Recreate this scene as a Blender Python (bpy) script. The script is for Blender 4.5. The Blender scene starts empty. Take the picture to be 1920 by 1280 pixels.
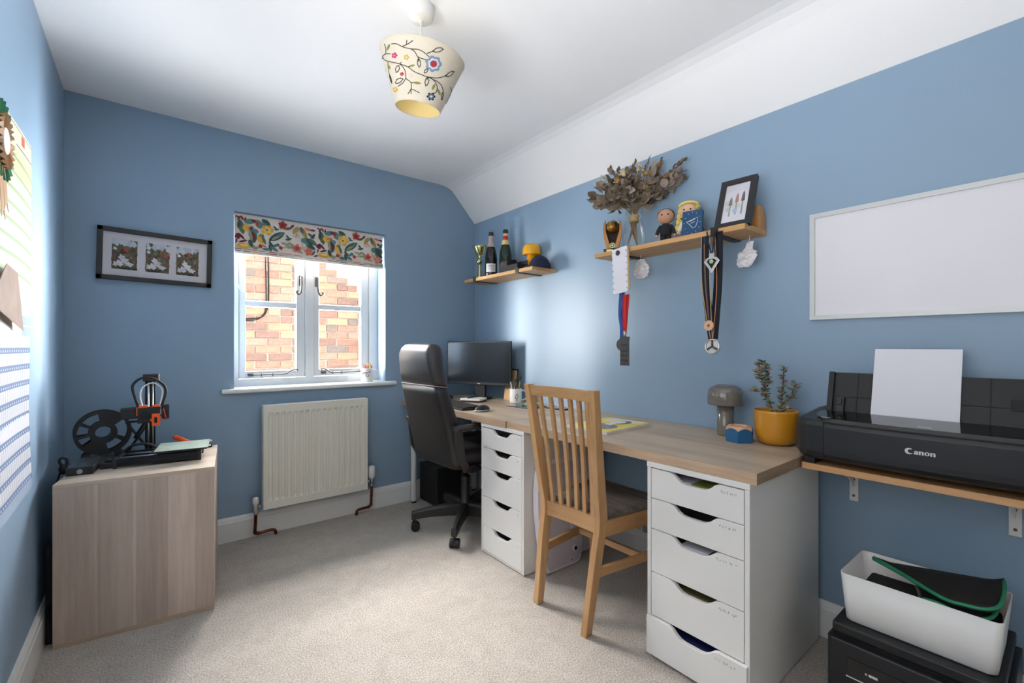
import bpy, bmesh, math, random
from mathutils import Vector, Matrix, Euler
rnd = random.Random(7)
scene = bpy.context.scene
COL = scene.collection
PI = math.pi

def L(r, g, b):
    """sRGB 0-255 -> linear rgba"""
    def f(c):
        c /= 255.0
        return c / 12.92 if c <= 0.04045 else ((c + 0.055) / 1.055) ** 2.4
    return (f(r), f(g), f(b), 1.0)

# ------------------------------------------------------------------ camera
cam_data = bpy.data.cameras.new('camera')
cam = bpy.data.objects.new('camera', cam_data)
COL.objects.link(cam)
cam.location = (0, 0, 1.117)
cam.rotation_euler = (PI / 2, 0, -math.radians(38.5818))
cam_data.sensor_width = 36.0
cam_data.lens = 846.87 / 1920 * 36.0
cam_data.shift_y = 8.88 / 1920
cam_data.clip_start = 0.02
scene.camera = cam

# ------------------------------------------------------------------ sky, daylight, added fill lamps, exposure
world = bpy.data.worlds.new('sky')
scene.world = world
world.use_nodes = True
bg = world.node_tree.nodes['Background']
bg.inputs['Color'].default_value = (0.97, 0.985, 1.0, 1)
bg.inputs['Strength'].default_value = 2.5

def area_light(name, loc, target, sx, sy, power, color=(1, 1, 1), portal=False, spread=180):
    d = bpy.data.lights.new(name, 'AREA')
    d.shape = 'RECTANGLE'; d.size = sx; d.size_y = sy; d.energy = power; d.color = color
    o = bpy.data.objects.new(name, d); COL.objects.link(o)
    o.location = loc
    o.rotation_euler = (Vector(target) - Vector(loc)).to_track_quat('-Z', 'Y').to_euler()
    d.spread = math.radians(spread)
    if portal: d.cycles.is_portal = True
    return o
area_light('daylight_portal_back', (0.83, 3.30, 1.30), (0.83, 2.0, 1.30), 0.92, 0.90, 1, portal=True)
area_light('skylight_alley_right', (2.15, 3.95, 1.00), (-.33, 2.3, 1.35), 1.0, 2.4, 540, (.94, .97, 1), spread=80)
area_light('skylight_alley_left', (-.65, 3.9, 1.45), (2.036, 2.35, 1.2), 1.0, 1.6, 190, (1, .93, .84), spread=80)
area_light('skylight_above', (.95, 4.62, 2.62), (.95, 2.2, .9), 2.6, .8, 215, (1, .97, .94), spread=80)
area_light('added_side_fill', (-.70, .55, .95), (0.40, .80, 2.35), 1.7, .9, 29, (.98, .99, 1), spread=110)  # added fill behind the unseen side opening, tilted up at the ceiling
area_light('added_low_fill', (1.35, 4.15, .10), (.60, 2.9, 1.45), 2.6, 1.3, 160, (.96, .98, 1), spread=115)  # added fill low outside, aimed up to brighten ceiling and upper left wall

vs = scene.view_settings
vs.view_transform = 'Standard'; vs.look = 'None'; vs.gamma = 1.0; vs.use_curve_mapping = False
vs.exposure = 0.1

# ------------------------------------------------------------------ mesh helpers
class MB:
    def __init__(s):
        s.v = []; s.f = []; s.m = []; s.s = []; s.c = []; s.colored = False
    def add(s, verts, faces, m=0, smooth=False, M=None, c=None):
        o = len(s.v)
        for p in verts:
            p = Vector(p)
            s.v.append(M @ p if M is not None else p)
        for f in faces:
            s.f.append([o + i for i in f]); s.m.append(m); s.s.append(smooth)
            s.c.append(c or (1, 1, 1, 1))
        if c: s.colored = True
        return s
    def box(s, x0, y0, z0, x1, y1, z1, m=0, M=None, c=None):
        v = [(x0,y0,z0),(x1,y0,z0),(x1,y1,z0),(x0,y1,z0),(x0,y0,z1),(x1,y0,z1),(x1,y1,z1),(x0,y1,z1)]
        return s.add(v, [(0,3,2,1),(4,5,6,7),(0,1,5,4),(1,2,6,5),(2,3,7,6),(3,0,4,7)], m, False, M, c)
    def hexa(s, bot, top, m=0, M=None):
        return s.add(list(bot) + list(top), [(3,2,1,0),(4,5,6,7),(0,1,5,4),(1,2,6,5),(2,3,7,6),(3,0,4,7)], m, False, M)
    def loft(s, rings, m=0, smooth=True, cap=True, closed=True, M=None, c=None):
        n = len(rings[0]); v = [p for r in rings for p in r]; f = []
        for i in range(len(rings) - 1):
            for j in range(n if closed else n - 1):
                a = i*n + j; b = i*n + (j+1) % n
                f.append((a, b, b + n, a + n))
        s.add(v, f, m, smooth, M, c)
        if cap and closed:
            o = len(s.v) - len(v)
            for ring, rev in ((0, True), (len(rings)-1, False)):
                idx = [o + ring*n + j for j in range(n)]
                s.f.append(idx[::-1] if rev else idx); s.m.append(m); s.s.append(False); s.c.append(c or (1,1,1,1))
        return s
    def cyl(s, p0, p1, r0, r1=None, n=16, m=0, cap=True, smooth=True, M=None, c=None):
        p0 = Vector(p0); p1 = Vector(p1); r1 = r0 if r1 is None else r1
        d = (p1 - p0).normalized()
        u = d.cross(Vector((0,0,1)) if abs(d.z) < .9 else Vector((1,0,0))).normalized(); w = d.cross(u)
        ring = lambda p, r: [p + r*(math.cos(2*PI*k/n)*u + math.sin(2*PI*k/n)*w) for k in range(n)]
        return s.loft([ring(p0, r0), ring(p1, r1)], m, smooth, cap, M=M, c=c)
    def tube(s, path, r, n=8, m=0, closed=False, M=None, c=None, flat=None):
        """round (or flattened: flat=(ratio, up)) tube along points"""
        P = [Vector(p) for p in path]; k = len(P)
        R = r if isinstance(r, (list, tuple)) else [r]*k
        rings = []; u = None
        for i in range(k):
            if closed: t = P[(i+1) % k] - P[i-1]
            else: t = P[min(i+1, k-1)] - P[max(i-1, 0)]
            t.normalize()
            if u is None:
                u = t.cross(Vector((0,0,1)) if abs(t.z) < .95 else Vector((1,0,0)))
            u = (u - t*u.dot(t))
            if u.length < 1e-6: u = t.orthogonal()
            u.normalize(); w = t.cross(u)
            rings.append([P[i] + R[i]*(math.cos(2*PI*j/n)*u + math.sin(2*PI*j/n)*w) for j in range(n)])
        if closed: rings.append(rings[0])
        return s.loft(rings, m, True, not closed, M=M, c=c)
    def lathe(s, prof, n=24, m=0, M=None, smooth=True, c=None, center=(0,0,0)):
        cx, cy, cz = center
        rings = [[(cx + max(r,1e-5)*math.cos(2*PI*k/n), cy + max(r,1e-5)*math.sin(2*PI*k/n), cz + z) for k in range(n)] for r, z in prof]
        return s.loft(rings, m, smooth, True, M=M, c=c)
    def prism(s, poly, h0, h1, m=0, M=None, c=None, smooth=False):
        """polygon in local XY extruded from z=h0 to h1"""
        n = len(poly)
        v = [(x, y, h0) for x, y in poly] + [(x, y, h1) for x, y in poly]
        f = [list(range(n))[::-1], list(range(n, 2*n))]
        s.add(v, f, m, False, M, c)
        o = len(s.v) - 2*n
        for i in range(n):
            j = (i+1) % n
            s.f.append([o+i, o+j, o+n+j, o+n+i]); s.m.append(m); s.s.append(smooth); s.c.append(c or (1,1,1,1))
        return s
    def ell(s, cen, rad, nu=16, nv=10, m=0, M=None, c=None):
        cx, cy, cz = cen; rx, ry, rz = (rad, rad, rad) if not isinstance(rad, (tuple, list)) else rad
        rings = []
        for i in range(nv + 1):
            a = -PI/2 + PI*i/nv; q = max(math.cos(a), 1e-4)
            rings.append([(cx + rx*q*math.cos(2*PI*k/nu), cy + ry*q*math.sin(2*PI*k/nu), cz + rz*math.sin(a)) for k in range(nu)])
        return s.loft(rings, m, True, True, M=M, c=c)
    def flat(s, pts, c=None, m=0, M=None):
        return s.add(pts, [list(range(len(pts)))], m, False, M, c)
    def build(s, name, mats, parent=None, bevel=0, seg=2, sub=0, loc=None, rot=None, label=None, recalc=True, solid=0):
        me = bpy.data.meshes.new(name)
        me.from_pydata([tuple(p) for p in s.v], [], s.f)
        mats = mats if isinstance(mats, (list, tuple)) else [mats]
        for mt in mats: me.materials.append(MAT[mt] if isinstance(mt, str) else mt)
        me.polygons.foreach_set('material_index', s.m)
        me.polygons.foreach_set('use_smooth', s.s)
        if s.colored:
            at = me.color_attributes.new('Col', 'FLOAT_COLOR', 'CORNER')
            data = []
            for p, c in zip(me.polygons, s.c):
                for _ in range(p.loop_total): data += list(c)
            at.data.foreach_set('color', data)
        if recalc:
            b = bmesh.new(); b.from_mesh(me)
            bmesh.ops.recalc_face_normals(b, faces=b.faces[:]); b.to_mesh(me); b.free()
        me.update()
        o = bpy.data.objects.new(name, me); COL.objects.link(o)
        if parent: o.parent = parent
        if loc: o.location = loc
        if rot: o.rotation_euler = rot
        if label: o['label'] = label
        if solid:
            md = o.modifiers.new('thickness', 'SOLIDIFY'); md.thickness = solid
        if bevel:
            md = o.modifiers.new('bevel', 'BEVEL'); md.width = bevel; md.segments = seg
            md.limit_method = 'ANGLE'; md.angle_limit = math.radians(40)
        if sub:
            md = o.modifiers.new('subdivision', 'SUBSURF'); md.levels = sub; md.render_levels = sub
        return o

def tag(o, label, cat, group=None):
    o['label'] = label; o['category'] = cat
    if group: o['group'] = group
    return o
def thing(name, label, cat, loc=(0,0,0), rz=0, group=None, rot=None):
    o = bpy.data.objects.new(name, None); COL.objects.link(o)
    o.empty_display_size = 0.05
    o.location = loc; o.rotation_euler = rot or (0, 0, rz)
    return tag(o, label, cat, group)
def struct(o, label=None):
    o['kind'] = 'structure'
    if label: o['label'] = label
    return o
def stuff(o): o['kind'] = 'stuff'; return o
def Rot(x=0, y=0, z=0): return Euler((x, y, z)).to_matrix().to_4x4()
def Tr(x, y, z): return Matrix.Translation((x, y, z))
def arc(cx, cy, r, a0, a1, n): return [(cx + r*math.cos(a0 + (a1-a0)*i/n), cy + r*math.sin(a0 + (a1-a0)*i/n)) for i in range(n+1)]
def rrect(x0, y0, x1, y1, r, n=5):
    return (arc(x1-r, y1-r, r, 0, PI/2, n) + arc(x0+r, y1-r, r, PI/2, PI, n) + arc(x0+r, y0+r, r, PI, 1.5*PI, n) + arc(x1-r, y0+r, r, 1.5*PI, 2*PI, n))
def smooth_path(pts, k=6):
    P = [Vector(p) for p in pts]; out = []
    for i in range(len(P)-1):
        p0 = P[max(i-1,0)]; p1 = P[i]; p2 = P[i+1]; p3 = P[min(i+2, len(P)-1)]
        for j in range(k):
            t = j/k
            out.append(.5*((2*p1) + (p2-p0)*t + (2*p0-5*p1+4*p2-p3)*t*t + (3*p1-p0-3*p2+p3)*t**3))
    out.append(P[-1]); return out

# ------------------------------------------------------------------ materials
MAT = {}
def new_mat(name):
    m = bpy.data.materials.new(name); m.use_nodes = True; MAT[name] = m
    return m, m.node_tree, m.node_tree.nodes['Principled BSDF']
def mat(name, col, rough=.5, metal=0, spec=.5, var=0, vscale=20, bump=0, bscale=200, coat=0, sheen=0, stretch=(1,1,1)):
    m, nt, b = new_mat(name)
    b.inputs['Base Color'].default_value = col
    b.inputs['Roughness'].default_value = rough
    b.inputs['Metallic'].default_value = metal
    b.inputs['Specular IOR Level'].default_value = spec
    if coat: b.inputs['Coat Weight'].default_value = coat; b.inputs['Coat Roughness'].default_value = .08
    if sheen: b.inputs['Sheen Weight'].default_value = sheen
    if var or bump:
        tc = nt.nodes.new('ShaderNodeTexCoord'); mp = nt.nodes.new('ShaderNodeMapping')
        mp.inputs['Scale'].default_value = stretch
        nt.links.new(tc.outputs['Object'], mp.inputs['Vector'])
    if var:
        n = nt.nodes.new('ShaderNodeTexNoise'); n.inputs['Scale'].default_value = vscale; n.inputs['Detail'].default_value = 5
        nt.links.new(mp.outputs['Vector'], n.inputs['Vector'])
        r = nt.nodes.new('ShaderNodeValToRGB')
        r.color_ramp.elements[0].position = .3; r.color_ramp.elements[1].position = .7
        r.color_ramp.elements[0].color = [c*(1-var) for c in col[:3]] + [1]
        r.color_ramp.elements[1].color = [min(1, c*(1+var)) for c in col[:3]] + [1]
        nt.links.new(n.outputs['Fac'], r.inputs['Fac']); nt.links.new(r.outputs['Color'], b.inputs['Base Color'])
    if bump:
        n2 = nt.nodes.new('ShaderNodeTexNoise'); n2.inputs['Scale'].default_value = bscale; n2.inputs['Detail'].default_value = 3
        nt.links.new(mp.outputs['Vector'], n2.inputs['Vector'])
        bp = nt.nodes.new('ShaderNodeBump'); bp.inputs['Strength'].default_value = bump; bp.inputs['Distance'].default_value = .002
        nt.links.new(n2.outputs['Fac'], bp.inputs['Height']); nt.links.new(bp.outputs['Normal'], b.inputs['Normal'])
    return m
def wood(name, c1, c2, axis='X', rough=.5, fine=60, bands=None, band_axis=None, spec=.4, bump=.15):
    """streaky grain along an axis of the object; bands = list of (width, tint) board strips across band_axis"""
    m, nt, b = new_mat(name)
    b.inputs['Roughness'].default_value = rough; b.inputs['Specular IOR Level'].default_value = spec
    tc = nt.nodes.new('ShaderNodeTexCoord'); mp = nt.nodes.new('ShaderNodeMapping')
    sc = [1, 1, 1]; sc['XYZ'.index(axis)] = .06
    mp.inputs['Scale'].default_value = sc
    nt.links.new(tc.outputs['Object'], mp.inputs['Vector'])
    n = nt.nodes.new('ShaderNodeTexNoise'); n.inputs['Scale'].default_value = fine; n.inputs['Detail'].default_value = 8; n.inputs['Roughness'].default_value = .65
    nt.links.new(mp.outputs['Vector'], n.inputs['Vector'])
    n2 = nt.nodes.new('ShaderNodeTexNoise'); n2.inputs['Scale'].default_value = fine*.14; n2.inputs['Detail'].default_value = 3; n2.inputs['Distortion'].default_value = .6
    nt.links.new(mp.outputs['Vector'], n2.inputs['Vector'])
    mx = nt.nodes.new('ShaderNodeMix'); mx.data_type = 'FLOAT'; mx.inputs[0].default_value = .5
    nt.links.new(n.outputs['Fac'], mx.inputs[2]); nt.links.new(n2.outputs['Fac'], mx.inputs[3])
    r = nt.nodes.new('ShaderNodeValToRGB')
    r.color_ramp.elements[0].position = .36; r.color_ramp.elements[1].position = .64
    r.color_ramp.elements[0].color = c2; r.color_ramp.elements[1].color = c1
    nt.links.new(mx.outputs[0], r.inputs['Fac'])
    out = r.outputs['Color']
    if bands:
        sx = nt.nodes.new('ShaderNodeSeparateXYZ'); nt.links.new(tc.outputs['Object'], sx.inputs[0])
        mr = nt.nodes.new('ShaderNodeMapRange')
        mr.inputs['From Min'].default_value = bands[0]; mr.inputs['From Max'].default_value = bands[1]
        nt.links.new(sx.outputs['XYZ'.index(band_axis)], mr.inputs['Value'])
        rp = nt.nodes.new('ShaderNodeValToRGB'); cr = rp.color_ramp; cr.interpolation = 'CONSTANT'
        for i, (pos, t) in enumerate(bands[2]):
            e = cr.elements[i] if i < 2 else cr.elements.new(pos)
            e.position = pos; e.color = (t, t, t, 1)
        nt.links.new(mr.outputs['Result'], rp.inputs['Fac'])
        mu = nt.nodes.new('ShaderNodeMix'); mu.data_type = 'RGBA'; mu.blend_type = 'MULTIPLY'; mu.inputs[0].default_value = 1
        nt.links.new(out, mu.inputs[6]); nt.links.new(rp.outputs['Color'], mu.inputs[7]); out = mu.outputs[2]
    nt.links.new(out, b.inputs['Base Color'])
    bp = nt.nodes.new('ShaderNodeBump'); bp.inputs['Strength'].default_value = bump; bp.inputs['Distance'].default_value = .001
    nt.links.new(n.outputs['Fac'], bp.inputs['Height']); nt.links.new(bp.outputs['Normal'], b.inputs['Normal'])
    return m
def print_mat(name, rough=.7, spec=.3):
    m, nt, b = new_mat(name)
    a = nt.nodes.new('ShaderNodeVertexColor'); a.layer_name = 'Col'
    nt.links.new(a.outputs['Color'], b.inputs['Base Color'])
    b.inputs['Roughness'].default_value = rough; b.inputs['Specular IOR Level'].default_value = spec
    return m
def glass(name, tint=(1,1,1,1), rough=0.0, amount=1.0):
    m = bpy.data.materials.new(name); m.use_nodes = True; MAT[name] = m
    nt = m.node_tree; nt.nodes.clear()
    o = nt.nodes.new('ShaderNodeOutputMaterial'); t = nt.nodes.new('ShaderNodeBsdfTransparent'); g = nt.nodes.new('ShaderNodeBsdfGlossy')
    t.inputs['Color'].default_value = tint; g.inputs['Roughness'].default_value = rough
    f = nt.nodes.new('ShaderNodeFresnel'); f.inputs['IOR'].default_value = 1.45
    mu = nt.nodes.new('ShaderNodeMath'); mu.operation = 'MULTIPLY'; mu.inputs[1].default_value = amount
    mx = nt.nodes.new('ShaderNodeMixShader')
    nt.links.new(f.outputs[0], mu.inputs[0]); nt.links.new(mu.outputs[0], mx.inputs[0]); nt.links.new(t.outputs[0], mx.inputs[1])
    nt.links.new(g.outputs[0], mx.inputs[2]); nt.links.new(mx.outputs[0], o.inputs[0])
    return m

mat('wall_paint', L(139, 164, 187), .42, spec=.45, var=.02, vscale=3, bump=.05, bscale=120)
mat('bounce_cream', L(240, 236, 228), .6)
mat('ceiling_paint', L(247, 247, 249), .8, spec=.2, var=.01, vscale=2, bump=.05, bscale=90)
mat('white_gloss', L(236, 236, 234), .35, var=.01)
mat('window_paint', L(208, 210, 212), .4)
mat('brick_mortar', L(242, 238, 230), .9, var=.06, vscale=30, bump=.3, bscale=150)
for i, c in enumerate([(206,170,146),(192,152,134),(214,182,150),(182,146,132),(200,176,156),(168,140,128),(220,194,160),(158,148,140),(198,160,142),(182,164,150)]):
    mat('brick_%d' % i, L(*c), .9, var=.16, vscale=28, bump=.5, bscale=120)
glass('window_glass', amount=.35)
print_mat('print'); print_mat('print_gloss', .3, .5)
mat('dark_outer_leaf', L(52, 44, 40), .95, var=.2, vscale=30)
mat('black_plastic', L(28, 29, 31), .45)
mat('black_matte', L(22, 22, 24), .7)
mat('dark_void', L(14, 14, 15), .8)
mat('white_plastic', L(235, 234, 232), .4)
mat('steel', L(190, 190, 192), .3, metal=1)
mat('pewter', L(98, 93, 90), .42, metal=1, var=.15, vscale=90)

def carpet():
    m, nt, b = new_mat('carpet')
    b.inputs['Roughness'].default_value = .95; b.inputs['Specular IOR Level'].default_value = .1; b.inputs['Sheen Weight'].default_value = .15
    tc = nt.nodes.new('ShaderNodeTexCoord')
    a = nt.nodes.new('ShaderNodeTexNoise'); a.inputs['Scale'].default_value = 190; a.inputs['Detail'].default_value = 4; a.inputs['Roughness'].default_value = .7
    c = nt.nodes.new('ShaderNodeTexNoise'); c.inputs['Scale'].default_value = 14; c.inputs['Detail'].default_value = 6; c.inputs['Distortion'].default_value = .8
    for t in (a, c): nt.links.new(tc.outputs['Object'], t.inputs['Vector'])
    mx = nt.nodes.new('ShaderNodeMix'); mx.data_type = 'FLOAT'; mx.inputs[0].default_value = .11
    nt.links.new(a.outputs['Fac'], mx.inputs[2]); nt.links.new(c.outputs['Fac'], mx.inputs[3])
    r = nt.nodes.new('ShaderNodeValToRGB'); r.color_ramp.elements[0].position = .38; r.color_ramp.elements[1].position = .62
    r.color_ramp.elements[0].color = L(146, 137, 126); r.color_ramp.elements[1].color = L(220, 211, 201)
    nt.links.new(mx.outputs[0], r.inputs['Fac']); nt.links.new(r.outputs['Color'], b.inputs['Base Color'])
    bp = nt.nodes.new('ShaderNodeBump'); bp.inputs['Strength'].default_value = .9; bp.inputs['Distance'].default_value = .006
    nt.links.new(mx.outputs[0], bp.inputs['Height']); nt.links.new(bp.outputs['Normal'], b.inputs['Normal'])
carpet()
# ================================================================== the room
XL, XR, YB, YF = -0.33, 2.036, 3.036, -0.80
ZC, ZK = 2.349, 2.097
WX0, WX1, WZ0, WZ1 = 0.371, 1.284, 0.872, 1.899      # window recess
fl = MB().box(XL-.2, YF-.1, -.06, XR+.2, YB+.02, 0).build('floor', 'carpet'); struct(fl, 'pale beige cut-pile carpet')
b = MB()                                              # ceiling: flat, coving curve and slope
prof = [(XL-.2, ZC), (1.70, ZC), (1.755, ZC-.002), (1.79, ZC-.010), (1.82, ZC-.024), (1.85, ZC-.050), (XR+.02, ZK-.018)]
top = [(x, z+.08) for x, z in prof]
v = []
for y in (YF-.1, YB+.02): v += [(x, y, z) for x, z in prof] + [(x, y, z) for x, z in top]
n = len(prof); f = []
for i in range(n-1):
    f += [(i, i+1, 2*n+i+1, 2*n+i), (n+i, n+i+1, 3*n+i+1, 3*n+i), (i, i+1, n+i+1, n+i), (2*n+i, 2*n+i+1, 3*n+i+1, 3*n+i)]
f += [(0, n, 3*n, 2*n), (n-1, 2*n-1, 4*n-1, 3*n-1)]
b.add(v, f)
struct(b.build('ceiling', 'ceiling_paint'), 'white ceiling sloping down to the right wall')
F0, F1, G0, G1 = -.30, 1.30, .88, 2.12                 # unseen side window, added to let fill light into the room
b = MB(); b.box(XL-.12, YF-.1, -.05, XL, F0, ZC+.05); b.box(XL-.12, F1, -.05, XL, YB+.25, ZC+.05); b.box(XL-.12, F0, -.05, XL, F1, G0); b.box(XL-.12, F0, G1, XL, F1, ZC+.05)
struct(b.build('wall_left', 'wall_paint'), 'blue painted wall on the left')
struct(MB().box(XR, YF-.1, -.05, XR+.12, YB+.25, ZK+.02).build('wall_right', 'wall_paint'), 'blue painted wall behind the desk')
b = MB(); T = .25
b.box(XL, YB, -.05, WX0, YB+T, ZC+.05); b.box(WX1, YB, -.05, XR, YB+T, ZC+.05)
b.box(WX0, YB, -.05, WX1, YB+T, WZ0-.027); b.box(WX0, YB, WZ1, WX1, YB+T, ZC+.05)
for x0, x1, z0, z1 in ((-3, WX0, -.3, 3), (WX1, 5, -.3, 3), (WX0, WX1, -.3, WZ0-.027), (WX0, WX1, WZ1, 3)): b.box(x0, YB+T, z0, x1, YB+T+.02, z1, m=1)  # unseen outer slab, added dark to cut bounce onto the gable bricks
struct(b.build('wall_back', ['wall_paint', 'dark_outer_leaf']), 'blue painted wall with the recessed window')
struct(MB().box(XL-.12, YF-.12, -.05, XR+.12, YF, ZC+.05).build('wall_front', 'bounce_cream'), 'unseen wall behind the photographer, cream to bounce light')  # unseen wall, coloured cream to bounce warm light onto the drawer side
w2 = bpy.data.objects.new('added_window', None); COL.objects.link(w2); w2.location = (XL-.07, F0, G0); struct(w2, 'added white side window, unseen beside the photographer')
b = MB(); W, Hh = F1-F0, G1-G0
for y0, y1, z0, z1 in ((0, .05, .05, Hh-.05), (W-.05, W, .05, Hh-.05), (0, W, 0, .05), (0, W, Hh-.05, Hh), (W/2-.025, W/2+.025, .05, Hh-.05)):
    b.box(-.03, y0, z0, .03, y1, z1)
b.build('window_frame', 'window_paint', w2)
for y0 in (.05, W/2+.025): MB().box(-.004, y0, .05, .004, y0+W/2-.075, Hh-.05).build('pane', 'window_glass', w2)
# skirting
SK = [(0, 0), (.018, 0), (.018, .108), (.015, .113), (.013, .122), (.006, .134), (0, .136)]
def skirting(name, p0, p1, inward, label):
    d = Vector(p1) - Vector(p0); b = MB()
    rings = [[Vector(p) + Vector((inward[0]*a, inward[1]*a, z)) for a, z in SK] for p in (p0, p1)]
    b.loft(rings, smooth=False); return struct(b.build(name, 'white_gloss'), label)
skirting('baseboard_back', (XL, YB, 0), (XR, YB, 0), (0, -1), 'white moulded skirting under the window')
skirting('baseboard_left', (XL, YF, 0), (XL, YB, 0), (1, 0), 'white moulded skirting along the left wall')
skirting('baseboard_right', (XR, YF, 0), (XR, YB, 0), (-1, 0), 'white moulded skirting behind the desk')

# ------------------------------------------------------------------ window
win = bpy.data.objects.new('window_1', None); COL.objects.link(win); win.location = (0, 3.19, 0)
struct(win, 'white painted two-casement window with glazing bars')
b = MB(); D0, D1 = -.012, .06
for x0, x1, z0, z1 in ((WX0, .412, .914, 1.862), (1.226, WX1, .914, 1.862), (.795, .845, .914, 1.862), (WX0, WX1, WZ0-.02, .914), (WX0, WX1, 1.862, WZ1)):
    b.box(x0, D0, z0, x1, D1, z1)
b.build('window_frame', 'window_paint', win)
def casement(x0, g0, g1, x1, handle_x, hs):
    c = MB(); Z0, Z1, zb, zt = .918, 1.858, .962, 1.815
    for a, e, z0, z1 in ((x0, g0, Z0, Z1), (g1, x1, Z0, Z1), (g0, g1, Z0, zb), (g0, g1, zt, Z1)):
        c.box(a, 0, z0, e, .045, z1)
    co = c.build('casement', 'window_paint', win, bevel=.003)
    MB().box(g0, .006, 1.364, g1, .04, 1.400).build('glazing_bar', 'window_paint', co, bevel=.004)
    for z0, z1 in ((zb, 1.364), (1.400, zt)):
        MB().box(g0, .020, z0, g1, .025, z1).build('pane', 'window_glass', co)
    # monkey-tail handle
    h = MB(); zc = 1.545
    h.box(handle_x-.010, -.006, zc-.03, handle_x+.010, 0, zc+.035)
    h.cyl((handle_x, -.006, zc+.018), (handle_x, -.03, zc+.018), .007, n=10)
    pts = [(handle_x, -.028, zc+.03), (handle_x, -.030, zc-.01), (handle_x+hs*.001, -.032, zc-.05), (handle_x+hs*.006, -.034, zc-.078),
           (handle_x+hs*.020, -.035, zc-.090), (handle_x+hs*.032, -.035, zc-.080), (handle_x+hs*.030, -.035, zc-.070), (handle_x+hs*.022, -.035, zc-.071)]
    h.tube(smooth_path(pts, 4), .0062, n=7)
    h.build('handle', 'pewter', co, label='pewter monkey-tail window handle')
    s = MB(); za = .941
    e0 = g0 + .01; e1 = g1 - .03
    s.box(e0, -.02, za-.009, e0+.03, 0, za+.009)
    if hs < 0: path = [(e0+.02, -.018, za), (e1-.05, -.018, za-.001), (e1-.02, -.020, za+.012), (e1+.01, -.022, za+.026), (e1+.03, -.022, za+.024), (e1+.03, -.022, za+.014)]
    else: path = [(g1-.01, -.018, za), (g0+.09, -.018, za-.002), (g0+.06, -.020, za+.006), (g0+.03, -.022, za+.026), (g0+.012, -.022, za+.026), (g0+.01, -.022, za+.016)]
    s.tube(smooth_path(path, 4), .0042, n=7)
    for q in (.3, .55): s.cyl((e0+(e1-e0)*q, -.018, za-.012), (e0+(e1-e0)*q, -.018, za+.010), .004, n=8)
    s.build('stay', 'pewter', co, label='pewter casement stay')
casement(.414, .451, .740, .792, .765, -1)
casement(.848, .882, 1.166, 1.222, .866, 1)
# sill board with rounded nose and ears
b = MB()
nose = [(3.0 + .012 - .012*math.cos(a), .8585 + .0135*math.sin(a)) for a in [(-PI/2 + PI*i/8) for i in range(9)]]
def sill_ring(x, y1): return [(x, y, z) for y, z in nose] + [(x, y1, .872), (x, y1, .845)]
b.loft([sill_ring(.308, YB+.001), sill_ring(WX0, YB+.001)], smooth=False)
b.loft([sill_ring(WX0, 3.19), sill_ring(WX1, 3.19)], smooth=False)
b.loft([sill_ring(WX1, YB+.001), sill_ring(1.354, YB+.001)], smooth=False)
struct(b.build('trim_1', 'white_gloss', bevel=.002), 'white window sill board with rounded nose')

# ------------------------------------------------------------------ outside: gable end of brick, sky beyond its slope
YW = 5.03
def verge(x): return 1.977 - (x - 1.632)*.915 if x > .25 else 1.977 - (.25-1.632)*.915 - (.25-x)*.9
nb = thing('brick_gable', 'sunlit brick gable wall seen through the window', 'brick wall', (0.25, YW, -.3))
b = MB(); pts = [(-3.2, -.05)] + [(x, verge(x)+.3) for x in (-3.2, .25)] + [(3.55, verge(3.55)+.3), (3.55, -.05)]
b.prism([(x-.25, z) for x, z in pts], 0, .2, M=Matrix(((1,0,0,0),(0,0,1,.012),(0,1,0,0),(0,0,0,1))))
def far_bricks():
    m, nt, bs = new_mat('brick_courses')
    bs.inputs['Roughness'].default_value = .9
    tc = nt.nodes.new('ShaderNodeTexCoord'); mp = nt.nodes.new('ShaderNodeMapping'); mp.inputs['Rotation'].default_value = (PI/2, 0, 0)
    t = nt.nodes.new('ShaderNodeTexBrick'); t.inputs['Scale'].default_value = 1; t.inputs['Brick Width'].default_value = .225; t.inputs['Row Height'].default_value = .075
    t.inputs['Mortar Size'].default_value = .005; t.inputs['Color1'].default_value = L(196,146,116); t.inputs['Color2'].default_value = L(178,140,120); t.inputs['Mortar'].default_value = L(232,224,206)
    nt.links.new(tc.outputs['Object'], mp.inputs['Vector']); nt.links.new(mp.outputs['Vector'], t.inputs['Vector']); nt.links.new(t.outputs['Color'], bs.inputs['Base Color'])
far_bricks()
b.build('mortar', 'brick_mortar', nb)
bmesh_cache = {}
for row in range(12, 36):
    z = row*.075
    for k in range(12):
        length = .215 if row % 2 == 0 or True else .1025
        x = .12 + k*.225 + (.1125 if row % 2 else 0) + (rnd.random()-.5)*.012
        key = rnd.randrange(10)
        hd = rnd.random() < .22
        if z + .07 - .3 > verge(x + .13): continue
        if hd: ln = .1025
        parts = [(x, .1025), (x+.1125, .1025)] if hd else [(x, .215)]
        for px_, ln in parts:
            kk = (rnd.randrange(10), round(ln, 4))
            if kk not in bmesh_cache:
                q = MB(); j = lambda: (rnd.random()-.5)*.004
                q.box(j(), 0, j(), ln+j(), .05, .065+j())
                o = q.build('brick', 'brick_%d' % kk[0], nb, bevel=.004, seg=1); bmesh_cache[kk] = o
            else:
                o = bmesh_cache[kk].copy(); COL.objects.link(o); o.parent = nb
            o.location = (px_-.25, -.012 + rnd.random()*.006, z)
cb = MB()
cb.tube(smooth_path([(.905, YW-.03, 2.4), (.902, YW-.03, 1.97), (.906, YW-.03, 1.7), (.900, YW-.03, 1.53), (.870, YW-.03, 1.43), (.80, YW-.035, 1.39), (.60, YW-.03, 1.375)], 6), .0065, n=6)
tag(cb.build('outdoor_cable', 'black_matte'), 'thicker black cable clipped to the brick wall outside', 'cable')
cb = MB()
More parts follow.
